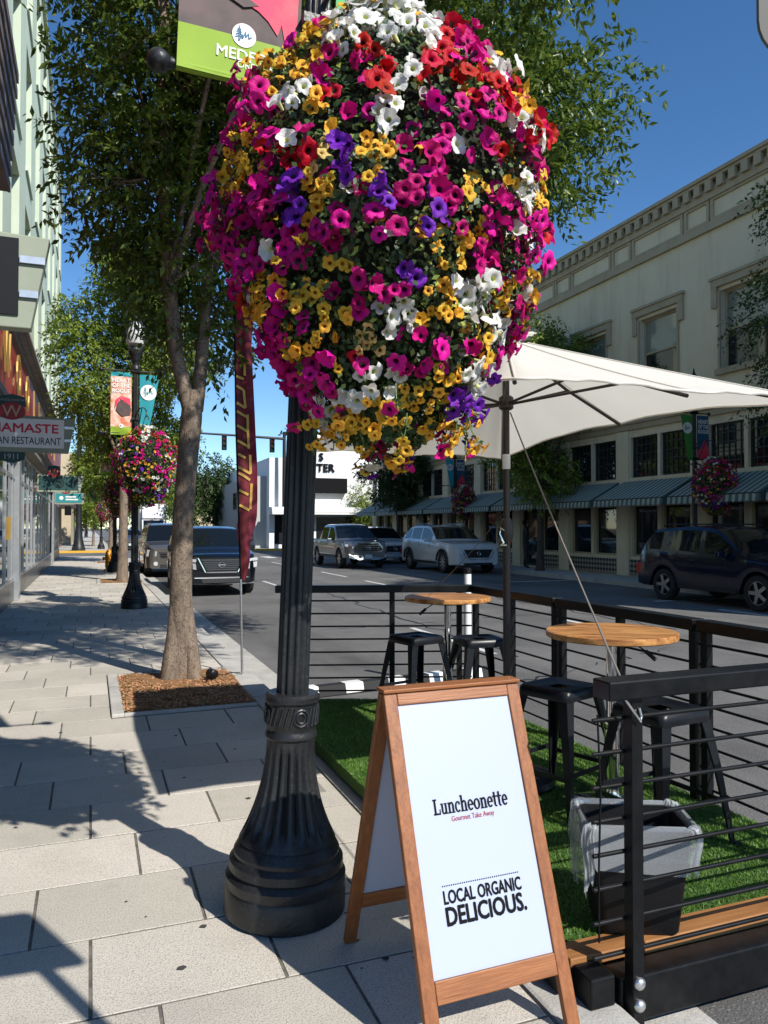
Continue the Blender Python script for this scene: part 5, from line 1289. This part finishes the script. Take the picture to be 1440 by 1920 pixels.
    # wheels
    for c in wb:
        for sx in (-1, 1):
            tw = .22; cx = sx*(hw - .125)
            mb = MB(); r = wheel_r
            mb.lathe([(r*.66,-tw/2),(r*.92,-tw/2),(r*.985,-tw/2+.03),(r,-.05),(r,.05),(r*.985,tw/2-.03),(r*.92,tw/2),(r*.66,tw/2)], 36, (cx, y(c), r), axis='x', cap=False)
            ty = mb.build('wheel', m_rubber, t, smooth=40)
            mb = MB(); f = sx*(tw/2 - .03)
            mb.lathe([(r*.67, sx*(tw/2-.01)), (r*.63, f), (r*.60, f-sx*.05), (.01, f-sx*.06)], 32, (cx, y(c), r), axis='x', cap=False)
            mb.build('rim_dish', m_dark, ty)
            mb = MB()
            for q in range(spokes):
                a = 2*PI*q/spokes; p0 = (cx+f+sx*.008, y(c)+r*.10*math.cos(a), r+r*.10*math.sin(a)); p1 = (cx+f+sx*.004, y(c)+r*.645*math.cos(a), r+r*.645*math.sin(a))
                mb.bar(p0, p1, .02, r*(.20 if spokes < 8 else .13), up=(0,-math.sin(a),math.cos(a)))
            mb.lathe([(r*.66, f+sx*.012), (r*.615, f+sx*.012)], 32, (cx, y(c), r), axis='x', cap=False); mb.lathe([(r*.13, f+sx*.0), (r*.13, f+sx*.022), (.01, f+sx*.024)], 16, (cx, y(c), r), axis='x', cap=False)
            mb.build('rim', m_alloy, ty, smooth=40)
            if cladding:
                mb = MB(); pts = [(sx*(hw+.006), y(c)+ (arch_r+.02)*math.cos(a), wheel_r + (arch_r+.02)*math.sin(a)) for a in np.linspace(.12, PI-.12, 15)]
                mb.tube(pts, .032, 6); mb.build('arch_trim', m_dark, t, smooth=60)
    # mirrors
    ms = g['ws'][0] + .45
    for sx in (-1, 1):
        zz = float(np.interp(ms, S, BZ)) + .07
        mb = MB(); mb.obox((sx*(hw+.10), y(ms), zz), (.20, .10, .14)); mo = mb.build('mirror', body, t, bevel=.03, segs=3); MB().bar((sx*(hw-.05), y(ms), zz-.05), (sx*(hw+.05), y(ms), zz-.03), .05, .03).build('mirror_stalk', m_dark, mo)
    # front end
    zh = float(np.interp(.10, S, TZ)); yf = -L/2
    def fr_poly(nm, poly, depth, m_, back=.02, parent=t, lift=0.0):
        b = MB(); b.prism(poly, yf - depth, yf + back, lambda u, v, d: (u, d + .30*max(0, abs(u)/hw - .45)**1.5 * .9, v)); return b.build(nm, m_, parent, bevel=.004)
    k = H/1.69
    if grille == 'vee':
        fr_poly('grille', [(-.50,.90*k),(.50,.90*k),(.36,.62*k),(-.36,.62*k)], .018, m_dark)
        mb = MB()
        for q in range(6):
            zz = (.64 + q*.045)*k; hwq = .36 + .14*(q/5.6); mb.box(-hwq+.02, hwq-.02, yf-.030, yf-.019, zz, zz+.012)
        mb.build('grille_bars', mat('smoked chrome', (0.20,0.20,0.21), .25, .9), t)
        for sx in (-1, 1):
            mb = MB(); mb.bar((sx*.56, yf-.012, .93*k), (sx*.385, yf-.032, .585*k), .022, .035, up=(0,-1,0)); mb.bar((sx*.64, yf+.0, .93*k), (sx*.55, yf-.012, .935*k), .02, .03, up=(0,-1,0)); mb.build('chrome_vee', m_chrome, t)
        MB().bar((-.36, yf-.03, .585*k), (.36, yf-.03, .585*k), .02, .03).build('chrome_bar', m_chrome, t)
        ring = MB(); pts = [(.070*math.cos(a), yf-.040, .765*k+.062*math.sin(a)) for a in np.linspace(0, 2*PI, 25)]; ring.tube(pts, .010, 6); ring.box(-.088, .088, yf-.05, yf-.034, .765*k-.014, .765*k+.014); ring.build('emblem', m_chrome, t, smooth=50)
        for sx in (-1, 1):
            mb = MB(); mb.prism([(sx*.60,.90*k),(sx*.90,.93*k),(sx*.91,.86*k),(sx*.62,.83*k)], yf-.05, yf+.2, lambda u,v,d: (u, d + 1.3*max(0, abs(u)-.58)**1.6, v)); mb.build('daytime_lamp', m_hl, t)
            mb = MB(); mb.prism([(sx*.62,.80*k),(sx*.89,.83*k),(sx*.88,.70*k),(sx*.60,.655*k)], yf-.05, yf+.15, lambda u,v,d: (u, d + 1.2*max(0, abs(u)-.58)**1.6, v)); hl = mb.build('headlight', m_hl, t)
        fr_poly('lower_intake', [(-.50,.44*k),(.50,.44*k),(.44,.33*k),(-.44,.33*k)], .02, m_dark)
        mb = MB(); mb.prism([(-.66,.46*k),(-.60,.475*k),(.60,.475*k),(.66,.46*k),(.62,.445*k),(-.62,.445*k)], yf-.035, yf+.02, lambda u,v,d: (u, d+.10*max(0,abs(u)-.35), v)); mb.prism([(-.80,.30*k),(-.5,.295*k),(.5,.295*k),(.80,.30*k),(.78,.385*k),(.62,.345*k),(-.62,.345*k),(-.78,.385*k)], yf-.03, yf+.1, lambda u,v,d: (u, d+.30*max(0,abs(u)-.45), v)); mb.build('skid_plate', m_alloy, t)
    else:
        g1 = {'truck': (.50, .68, .50, .93), 'wing': (.58, .40, .56, .84), 'plain': (.52, .44, .62, .80)}[grille]
        fr_poly('grille', [(-g1[0],g1[3]*k),(g1[0],g1[3]*k),(g1[1],g1[2]*k),(-g1[1],g1[2]*k)] if grille != 'truck' else [(-.44,.98*k),(.44,.98*k),(.60,.80*k),(.56,.66*k),(-.56,.66*k),(-.60,.80*k)], .022, m_dark)
        if grille == 'truck':
            mb = MB()
            for zz in (.72, .80, .88): mb.box(-.50, .50, yf-.035, yf-.023, zz*k, zz*k+.022)
            fr2 = [(-.44,.98*k),(.44,.98*k),(.60,.80*k),(.56,.66*k),(-.56,.66*k),(-.60,.80*k),(-.44,.98*k)]
            for a, b in zip(fr2[:-1], fr2[1:]): mb.bar((a[0], yf-.03, a[1]), (b[0], yf-.03, b[1]), .02, .045, up=(0,0,1) if abs(b[0]-a[0]) > .1 else (0,-1,0))
            mb.build('grille_bars', m_chrome, t)
            fr_poly('bumper', [(-.80,.56*k),(.80,.56*k),(.78,.42*k),(.40,.34*k),(-.40,.34*k),(-.78,.42*k)], .06, m_alloy)
        elif grille == 'wing':
            mb = MB(); pts = [(-.62,yf-.01,.80*k),(-.50,yf-.03,.58*k),(-.30,yf-.035,.50*k),(.30,yf-.035,.50*k),(.50,yf-.03,.58*k),(.62,yf-.01,.80*k)]; mb.tube(pts, .012, 6); mb.build('grille_wing', m_chrome, t, smooth=60)
            fr_poly('lower_intake', [(-.60,.40*k),(.60,.40*k),(.55,.30*k),(-.55,.30*k)], .015, m_dark)
        else:
            mb = MB()
            for zz in (.66, .72): mb.box(-.46, .46, yf-.035, yf-.023, zz*k, zz*k+.015)
            mb.build('grille_bars', m_chrome, t)
            fr_poly('lower_intake', [(-.50,.42*k),(.50,.42*k),(.46,.30*k),(-.46,.30*k)], .015, m_dark)
            for sx in (-1,1): MB().lathe([(.06,-.0),(.07,-.02),(.05,-.02)], 14, (sx*.62, yf+.0, .44*k), axis='y').build('fog_lamp', m_hl, t)
        em = MB(); em.lathe([(.075,0),(.075,.012),(.058,.012),(.058,0)], 20, (0, yf-.05, .80*k if grille=='truck' else .70*k), axis='y', cap=False); em.bar((-.05, yf-.045, (.82 if grille=='truck' else .72)*k), (0, yf-.045, (.77 if grille=='truck' else .67)*k), .01, .015, up=(0,-1,0)); em.bar((.05, yf-.045, (.82 if grille=='truck' else .72)*k), (0, yf-.045, (.77 if grille=='truck' else .67)*k), .01, .015, up=(0,-1,0)); em.build('emblem', m_chrome, t)
        for sx in (-1, 1):
            z0 = (.82 if grille == 'truck' else .74)*k
            pl = [(sx*.60,z0+.03),(sx*.90,z0+.14),(sx*.91,z0+.04),(sx*.63,z0-.06)] if grille != 'plain' else [(sx*.58,z0+.08),(sx*.88,z0+.14),(sx*.90,z0-.08),(sx*.60,z0-.08)]
            mb = MB(); mb.prism(pl, yf-.04, yf+.2, lambda u,v,d: (u, d + 1.2*max(0, abs(u)-.56)**1.6, v)); mb.build('headlight', m_hl, t)
    pz = .52*k if grille in ('vee',) else .46*k
    if grille != 'vee':
        MB().box(-.155, .155, yf-.085 if grille == 'truck' else yf-.045, yf-.06 if grille == 'truck' else yf-.03, pz-.07, pz+.085).build('number_plate', m_plate, t)
    # side detail: door handles, sill strip, door seams
    for sx in (-1, 1):
        mb = MB(); mb.bar((sx*(hw-.015), y(wb[0]+.50), sill+.06), (sx*(hw-.015), y(wb[1]-.50), sill+.06), .04, .10); mb.build('sill_strip', m_dark, t)
        for hs in (g['side'][0]+.95, g['side'][0]+1.95):
            if hs < wb[1] - .1:
                zz = float(np.interp(hs, S, BZ)) - .12; MB().bar((sx*(hw+.004), y(hs), zz), (sx*(hw+.004), y(hs+.2), zz), .025, .03).build('door_handle', body, t, bevel=.008)
        for ds in (g['side'][0]+.12, g['side'][0]+1.15, g['side'][0]+2.1):
            zz0, zz1 = sill+.1, float(np.interp(ds, S, BZ))
            if all(abs(ds-c) > arch_r+.02 for c in wb): MB().box(sx*(hw-.012)-.004, sx*(hw-.012)+.004+0*.001, y(ds)-.004, y(ds)+.004, zz0, zz1-.02).build('door_seam', m_dark, t)
        if tail:
            mb = MB(); zt_ = float(np.interp(L-.1, S, BZ)); mb.obox((sx*(hw-.15), L/2-.145, zt_-.12), (.20, .24, .26)); mb.build('tail_lamp', m_tail, t, bevel=.02)
        if rails:
            r0, r1 = g['ws'][1]+.1, L-.75; xx = hw*roofw*1.36*.96*.86
            MB().tube([(sx*xx, y(r0), H+.0), (sx*xx, y(r0+.12), H+.045), (sx*xx, y(r1-.12), H+.045), (sx*xx, y(r1), H-.0)], .016, 6).build('roof_rail', m_dark if rails == 'dark' else m_alloy, t, smooth=50)
    if bed:
        mb = MB(); mb.box(-hw+.12, hw-.12, y(bed[0]), y(bed[1]), H*.62, H*.665); mb.build('bed_floor', m_dark, t)
    return t
def suv_prof(L, H, hood=.98, nose=.78, cowl=1.15, roof=1.95, rear=.75, low=.0):
    top = [(0, nose), (.06, nose+.08), (.22, hood-.04), (.55, hood), (cowl, hood+.07), (roof, H-.06), (roof+.5, H), (L-1.5, H), (L-rear, H-.07), (L-.20, hood+.12), (L-.08, hood-.05), (L, .70)]
    belt = [(0, nose-.05), (.25, hood-.12), (1.1, hood-.03), (1.6, hood+.0), (L-1.0, hood+.07), (L-.3, hood+.08), (L, .66)]
    return top, belt
p_black = paint('black metallic paint', (0.003,0.004,0.006), 0.0, .18, .6)
p_white = paint('white pearl paint', (0.62,0.63,0.64), 0.0, .3)
p_silver = paint('silver paint', (0.20,0.205,0.215), .75, .32)
p_grey = paint('pewter paint', (0.17,0.16,0.145), .6, .32)
p_blue = paint('dark blue paint', (0.002,0.006,0.024), .0, .2, .5)
ZS = -0.126
tp, bl_ = suv_prof(4.65, 1.69, hood=1.06, nose=.90)
car('parked_car', 'glossy black crossover parked at the kerb behind the tree trunk', 'car', (2.96, 18.75+2.3, ZS), p_black, 4.65, 1.84, 1.69, tp, bl_, wheel_r=.36, wb=(.92,3.62),
    glass={'ws':(1.18,1.95),'side':(1.45,4.05),'rw':(4.0,4.4)}, grille='vee', pillars=((2.42,2.50),(3.45,3.55)), group='cars on the street')
tp, bl_ = suv_prof(4.8, 1.80, hood=1.10, nose=.92, cowl=1.25, roof=1.95)
car('parked_car', 'pewter grey older SUV parked behind the black car', 'car', (2.62, 26.2+2.4, ZS), p_grey, 4.8, 1.87, 1.80, tp, bl_, wheel_r=.37, wb=(.92,3.72),
    glass={'ws':(1.28,1.95),'side':(1.5,4.2),'rw':(4.2,4.6)}, grille='plain', pillars=((2.5,2.6),(3.5,3.6)), group='cars on the street', rails='dark')
# pickup
L_ = 5.4
tp = [(0,.88),(.06,.98),(.25,1.08),(.7,1.12),(1.35,1.16),(2.05,1.72),(2.4,1.79),(3.35,1.79),(3.62,1.70),(3.75,1.20),(3.80,1.16),(5.2,1.16),(5.34,1.10),(5.4,.7)]
bl_ = [(0,.84),(.25,.98),(1.2,1.06),(3.7,1.10),(5.2,1.10),(5.4,.66)]
car('pickup_truck', 'silver double-cab pickup truck facing the viewer across the street', 'truck', (10.35, 29.4+2.2, ZS), p_silver, L_, 1.89, 1.79, tp, bl_, wheel_r=.39, wb=(.95,4.15),
    glass={'ws':(1.42,2.10),'side':(1.62,3.58),'rw':(3.64,3.76)}, grille='truck', pillars=((2.58,2.68),), group='cars on the street', cladding=False, sill=.42, spokes=6)
tp, bl_ = suv_prof(5.1, 1.745, hood=1.10, nose=.88, cowl=1.55, roof=2.35, rear=.8)
car('parked_car', 'large white crossover parked across the street under the awnings', 'car', (12.92, 24.4+2.55, ZS), p_white, 5.1, 1.99, 1.745, tp, bl_, wheel_r=.395, wb=(.95,4.05),
    glass={'ws':(1.60,2.35),'side':(1.95,4.55),'rw':(4.35,4.85)}, grille='wing', pillars=((2.92,3.0),(3.9,4.0)), group='cars on the street', rails=True, cladding=True)
tp, bl_ = suv_prof(4.55, 1.68, hood=1.03, nose=.85)
car('parked_car', 'white crossover partly hidden behind the silver pickup truck', 'car', (12.85, 32.2+2.3, ZS), p_white, 4.55, 1.84, 1.66, tp, bl_, wheel_r=.36, wb=(.92,3.6),
    glass={'ws':(1.18,1.95),'side':(1.45,4.0),'rw':(3.95,4.35)}, grille='wing', pillars=((2.42,2.50),(3.4,3.5)), group='cars on the street', cladding=True)
tp, bl_ = suv_prof(4.6, 1.70, hood=1.03, nose=.82, cowl=1.30, roof=2.10, rear=.55)
car('parked_car', 'dark blue wagon with five-spoke wheels parked across the street', 'car', (13.2, 10.65+2.3, ZS), p_blue, 4.6, 1.80, 1.69, tp, bl_, wheel_r=.36, wb=(.93,3.60),
    glass={'ws':(1.32,2.08),'side':(1.60,4.15),'rw':(4.08,4.42)}, grille='plain', pillars=((2.42,2.52),(3.42,3.52)), group='cars on the street', rails='dark', spokes=5, cladding=False)
tp, bl_ = suv_prof(4.6, 1.5, hood=.95, nose=.75)
for i, (x_, y_, pm, lb) in enumerate(((2.7, 60, p_silver, 'distant silver car past the junction on the left kerb'), (2.7, 67, p_white, 'distant white car past the junction on the left kerb'), (2.75, 74.5, p_black, 'distant dark car farthest along the left kerb'))):
    car('parked_car', lb, 'car', (x_, y_, ZS), pm, 4.6, 1.8, 1.5, tp, bl_, wheel_r=.33, wb=(.9,3.55), glass={'ws':(1.18,1.95),'side':(1.45,4.0),'rw':(3.95,4.35)}, grille='plain', group='cars on the street')
# box truck
bt = thing('box_truck', 'white box truck parked far down the street', 'truck', (5.6, 76, ZS), group='cars on the street')
MB().box(-1.2, 1.2, 1.3, 8, .7, 3.9).build('cargo_box', m_white, bt, bevel=.05)
mb = MB(); mb.prism([(-.9,.5),(-.9,1.25),(-.1,1.5),(.35,2.35),(1.29,2.45),(1.29,.5)], -1.05, 1.05, lambda u,v,d: (d, u, v)); mb.build('cab', m_white, bt, bevel=.05)
MB().prism([(-.125,1.56),(.315,2.28),(.30,2.32),(-.16,1.58)], -.92, .92, lambda u,v,d: (d, u-.02, v)).build('windscreen', m_carglass, bt)
mb = MB(); mb.prism([(1.29,2.5),(.5,2.5),(.85,3.3),(1.29,3.7)], -1.0, 1.0, lambda u,v,d: (d, u, v)); mb.build('wind_deflector', m_white, bt, bevel=.04)
MB().box(-.6, .6, -.93, -.901, .75, 1.1).build('grille', m_dark, bt)
for sx in (-1,1):
    MB().box(sx*.82-.13, sx*.82+.13, -.93, -.901, .8, 1.0).build('headlight', m_hl, bt)
    for yy in (.2, 6.2): MB().lathe([(.2,-.13),(.42,-.13),(.45,-.08),(.45,.08),(.42,.13),(.2,.13)], 24, (sx*1.0, yy, .45), axis='x').build('wheel', m_rubber, bt, smooth=40)

# ================================================================== STREET FURNITURE
# feather flag
m_flag = mat('maroon flag cloth', (0.12,0.009,0.012), 0.8, col2=(0.16,0.009,0.02), scale=5, transl=0.05, ramp=(.45,.7))
m_flagp = mat('magenta flag print', (0.15,0.007,0.022), 0.8, col2=(0.24,0.05,0.08), scale=7, transl=0.05, ramp=(.5,.75))
m_flagy = mat('mustard print', (0.50,0.31,0.06), 0.7)
ff = thing('feather_flag', 'tall maroon feather flag with mustard letters at the kerb', 'flag', (1.50, 8.10, 0))
poleP = [Vector((-.0,0,-.12)), Vector((-.02,0,1.0)), Vector((-.075,.0,2.6)), Vector((-.10,0,4.0)), Vector((-.05,0,4.9)), Vector((.12,0,5.35)), Vector((.3,0,5.3))]
MB().tube(poleP[:2], .013, 8).build('ground_stake', m_steel, ff, smooth=50)
MB().tube(poleP[1:], [.011,.010,.008,.006,.004,.003], 8).build('pole', m_ink, ff, smooth=50)
def flag_w(z): return float(np.interp(z, [1.0, 1.12, 1.3, 1.55, 1.75, 1.95, 2.3, 3.0, 3.6, 4.4, 5.2], [.04, .085, .11, .165, .19, .20, .205, .185, .17, .26, .26]))
def pole_x(z): return float(np.interp(z, [1.0, 2.6, 4.0, 4.9, 5.35], [-.02, -.075, -.10, -.05, .10]))
mb, mp2 = MB(), MB(); NZ = 44
for dst, u0, u1, nn in ((mb, 0, .62, 5), (mp2, .62, 1.0, 4)):
    V = []
    for j in range(NZ+1):
        z = 1.0 + (5.2-1.0)*j/NZ; w_ = flag_w(z); x0 = pole_x(z) + .008
        if 1.3 < z < 1.7: x0 -= .035*math.sin((z-1.3)/.4*PI)
        for i in range(nn+1):
            u = u0 + (u1-u0)*i/nn; V.append((x0 + u*w_, .018*math.sin(u*5 + z*2.2)*(.4+u) , z - .10*u*(1 if z > 1.3 else .2)))
    dst.add(V, [(j*(nn+1)+i, j*(nn+1)+i+1, (j+1)*(nn+1)+i+1, (j+1)*(nn+1)+i) for j in range(NZ) for i in range(nn)])
mb.build('cloth', m_flag, ff, smooth=60); mp2.build('printed_edge', m_flagp, ff, smooth=60)
def lb(lt, u0, z0, u1, z1, wd=.026):
    def pt(u, z): return Vector((pole_x(z) + .008 + u*flag_w(z), .018*math.sin(u*5+z*2.2)*(.4+u) - .012, z - .10*u))
    n_ = 4
    for q in range(n_): lt.bar(pt(u0+(u1-u0)*q/n_, z0+(z1-z0)*q/n_), pt(u0+(u1-u0)*(q+1)/n_, z0+(z1-z0)*(q+1)/n_), wd, .004, up=(0,-1,0))
# sideways letters climbing the flag (stroke outlines as on the cloth)
for z0, strokes in ((1.78, ((0,0,.55,0),(.62,.02,.70,.30),(.0,.16,.5,.16),(.0,.34,.62,.33))), (2.16, ((.0,.02,.66,.02),(.66,.02,.66,.22),(.0,.16,.4,.16))), (2.44, ((.60,0,.60,.36),(.0,.02,.6,.02),(.0,.18,.6,.18),(.0,.33,.6,.33))), (2.86, ((0,.0,.5,0),(.5,0,.42,.18),(.0,.18,.42,.18))), (3.12, ((.0,.02,.45,.04),(.5,.08,.5,.22),(.45,.26,0,.28)))):
    lt = MB()
    for (u0, a0, u1, a1) in strokes: lb(lt, u0, z0+a0, u1, z0+a1)
    lt.build('flag_letter', m_flagy, ff)
# uplight in the planter, delineator, parking stop, hydrant
ul = thing('ground_spotlight', 'small black spotlight on the mulch beside the tree', 'spotlight', (1.15, 7.82, .02), R(20))
MB().lathe([(.03,-.05),(.045,-.04),(.05,.05),(.044,.05),(.03,.02)], 16, (0,0,.06), axis='y').build('housing', m_black, ul, smooth=40); MB().box(-.01,.01,-.01,.01,-.05,.04).build('stake', m_black, ul)
tag(MB().tube([(1.19,7.86,.06),(1.28,7.93,.045),(1.36,7.98,.05),(1.47,8.06,.03)], .004, 5).build('spotlight_cable', m_ink), 'thin black cable running from spotlight to the flag pole', 'cable')
dl = thing('delineator_post', 'white plastic delineator tube standing behind the far railing', 'bollard', (3.66, 7.15, -.126))
MB().lathe([(.038,.03),(.040,.05),(.038,1.18),(.036,1.19)], 20).build('tube', m_white, dl, smooth=40); MB().lathe([(.0395,1.19),(.0395,1.245),(.034,1.25)], 20).build('cap', m_plastic, dl, smooth=40); MB().lathe([(.10,0),(.10,.02),(.06,.03),(.04,.06)], 20).build('foot', m_plastic, dl, smooth=40)
pa, pz_ = Vector((1.80,7.34,-.126)), Vector((4.2,7.72,-.126))
ws_ = thing('wheel_stop', 'black rubber wheel stop with white reflective patches on the road', 'wheel stop', tuple(pa), math.atan2(pz_.y-pa.y, pz_.x-pa.x)); LL = (pz_-pa).length
MB().prism([(-.09,0),(-.06,.10),(.06,.10),(.09,0)], 0, LL, lambda u,v,d: (d, u, v)).build('body', m_rubber, ws_, bevel=.008)
for k in range(5):
    x = .10 + k*.50; b = MB(); b.prism([(-.088,.012),(-.0605,.1035),(.0605,.1035),(.065,.09)], x, x+.20, lambda u,v,d: (d, u-.001, v)); b.build('white_patch', m_white, ws_)
hy = thing('fire_hydrant', 'orange-yellow fire hydrant at the kerb beyond the second lamp', 'hydrant', (.62, 29.2, 0)); m_hyd = mat('hydrant paint', (0.68,0.28,0.015), .45)
MB().lathe([(.17,0),(.17,.04),(.11,.06),(.11,.10),(.13,.12),(.12,.45),(.135,.50),(.135,.54),(.12,.56),(.11,.64),(.07,.72),(.03,.745),(.03,.79),(.005,.80)], 20).build('barrel', m_hyd, hy, smooth=40)
for sx in (-1,1): MB().lathe([(.055,.10),(.055,.17),(.065,.17),(.065,.21),(.02,.22)] if sx > 0 else [(.055,-.10),(.055,-.17),(.065,-.17),(.065,-.21),(.02,-.22)], 12, (0,0,.42), axis='x').build('nozzle', m_hyd, hy, smooth=40)
MB().lathe([(.07,-.10),(.07,-.18),(.08,-.18),(.08,-.21),(.02,-.22)], 14, (0,0,.40), axis='y').build('pumper_nozzle', m_hyd, hy, smooth=40)
# traffic signals
def signal_head(t, c, rz=0):
    hd = MB().box(c[0]-.17, c[0]+.17, c[1]-.10, c[1]+.10, c[2]-.52, c[2]+.52).build('signal_head', m_black, t, bevel=.02)
    for k, col in enumerate(((.10,.012,.01),(.10,.06,.008),(.008,.07,.03))):
        z = c[2] + .33 - .33*k; MB().lathe([(.12,-.105),(.12,-.125),(.01,-.125)], 16, (c[0], c[1], z), axis='y').build('lens', mat('lens%d' % k, col, .2), hd)
        vz = MB(); pts = [(c[0]+.135*math.cos(a), c[2]*0+z+.135*math.sin(a)) for a in np.linspace(-.2, PI+.2, 13)]
        vz.add([(p[0], c[1]-.10, p[1]) for p in pts] + [(p[0], c[1]-.28, p[1]) for p in pts], [(i, i+1, 13+i+1, 13+i) for i in range(12)]); vz.build('visor', m_black, hd)
tp_ = thing('traffic_signal', 'dark pole with flared base and signal head on far left corner', 'traffic signal', (-.73, 54.0, 0))
MB().lathe([(.42,0),(.42,.15),(.36,.30),(.26,.8),(.20,1.3),(.17,1.6),(.15,3.0),(.12,9.6)], 20).build('pole', m_iron, tp_, smooth=40)
signal_head(tp_, (.55, -.1, 6.4)); MB().bar((.05,-.1,6.4),(.4,-.1,6.4),.06,.06).build('bracket', m_black, tp_)
MB().box(-.85, -.45, -.35, -.15, 2.3, 2.9).build('walk_signal', m_black, tp_)
ma = thing('mast_arm_signal', 'long horizontal mast arm carrying signals over the junction', 'traffic signal', (13.0, 54.2, 0))
MB().tube([(0,0,-.1),(0,0,5.0),(0,0,8.4)], [.16,.14,.11], 14).build('pole', m_iron, ma, smooth=40); MB().tube([(0,0,7.9),(-3.5,0,8.0),(-7.4,0,8.08)], [.10,.08,.06], 12).build('mast_arm', m_iron, ma, smooth=40)
signal_head(ma, (-.9, -.05, 7.4)); signal_head(ma, (-4.3, -.05, 7.45)); signal_head(ma, (-6.9, -.05, 7.5))
# person in the shade by the cream block
pe = thing('person', 'person in dark clothes standing in shade by the cream building', 'person', (15.35, 25.2, .0), R(70))
me = bpy.data.meshes.new('body'); 
J = [(0,0,.95),(0,0,1.15),(0,.01,1.38),(0,.01,1.50),(0,-.01,1.62),(0,-.01,1.72), (.10,0,.90),(.11,-.03,.48),(.10,.03,.08),(.10,-.13,.04), (-.10,0,.90),(-.11,-.02,.48),(-.11,.04,.08),(-.11,-.12,.04), (.19,0,1.41),(.25,.02,1.14),(.22,-.14,.96),(.20,-.20,.92), (-.19,0,1.41),(-.25,.03,1.14),(-.23,-.08,.92),(-.22,-.10,.86)]
E_ = [(0,1),(1,2),(2,3),(3,4),(4,5),(0,6),(6,7),(7,8),(8,9),(0,10),(10,11),(11,12),(12,13),(2,14),(14,15),(15,16),(16,17),(2,18),(18,19),(19,20),(20,21)]
Rd = [.15,.14,.16,.06,.10,.085,.10,.07,.05,.04,.10,.07,.05,.04,.07,.05,.035,.03,.07,.05,.035,.03]
me.from_pydata(J, E_, []); me.materials.append(mat('dark clothes', (0.035,0.038,0.045), .9)); bo_ = bpy.data.objects.new('body', me); COL.objects.link(bo_); bo_.parent = pe
sk = bo_.modifiers.new('skin', 'SKIN'); 
for i, v in enumerate(me.skin_vertices[0].data): v.radius = (Rd[i]*.95, Rd[i]*.8 if i in (0,1,2) else Rd[i]*.95); v.use_root = (i == 0)
ss = bo_.modifiers.new('sub', 'SUBSURF'); ss.levels = 2; ss.render_levels = 2
fc = MB(); fc.lathe([(.01,1.55),(.075,1.58),(.092,1.66),(.088,1.72),(.06,1.785),(.01,1.80)], 14, (0,-.035,0)); fc.build('face', mat('skin tone', (.30,.17,.11), .6), pe, smooth=60)
hr = MB(); hr.lathe([(.09,1.63),(.106,1.70),(.098,1.76),(.06,1.81),(.005,1.825)], 14, (0,.012,0)); hr.build('hair', m_ink, pe, smooth=60)
# stains on the paving
sp = MB(); rs = random.Random(9); m_spot = mat('gum spot', (.055,.05,.048), .9)
for (x_, y_, r_) in ((.31, 2.80, .014), (.42, 3.06, .013), (-.35, 4.4, .01), (.55, 4.9, .012), (.95, 5.4, .012), (.2, 2.25, .012), (.6, 5.9, .013), (.85, 4.4, .014), (-.9, 5.0, .012), (1.0, 2.6, .012), (-.2, 6.3, .014)) + tuple((rs.uniform(-1.3, 1.2), rs.uniform(2.2, 9), rs.uniform(.003, .008)) for _ in range(26)):
    n_ = 11; sp.add([(x_ + r_*rs.uniform(.7,1.2)*math.cos(2*PI*k/n_)*1.2, y_ + r_*rs.uniform(.7,1.2)*math.sin(2*PI*k/n_), .0035) for k in range(n_)], [tuple(range(n_))])
sp.build('gum_spots', m_spot, walk, kind='stuff')
tag(MB().box(.98, 1.30, 4.35, 4.62, .0005, .0045).build('utility_cover', m_stone, bevel=.003), 'small square grey utility cover set in the pavement by the lamp', 'utility cover')
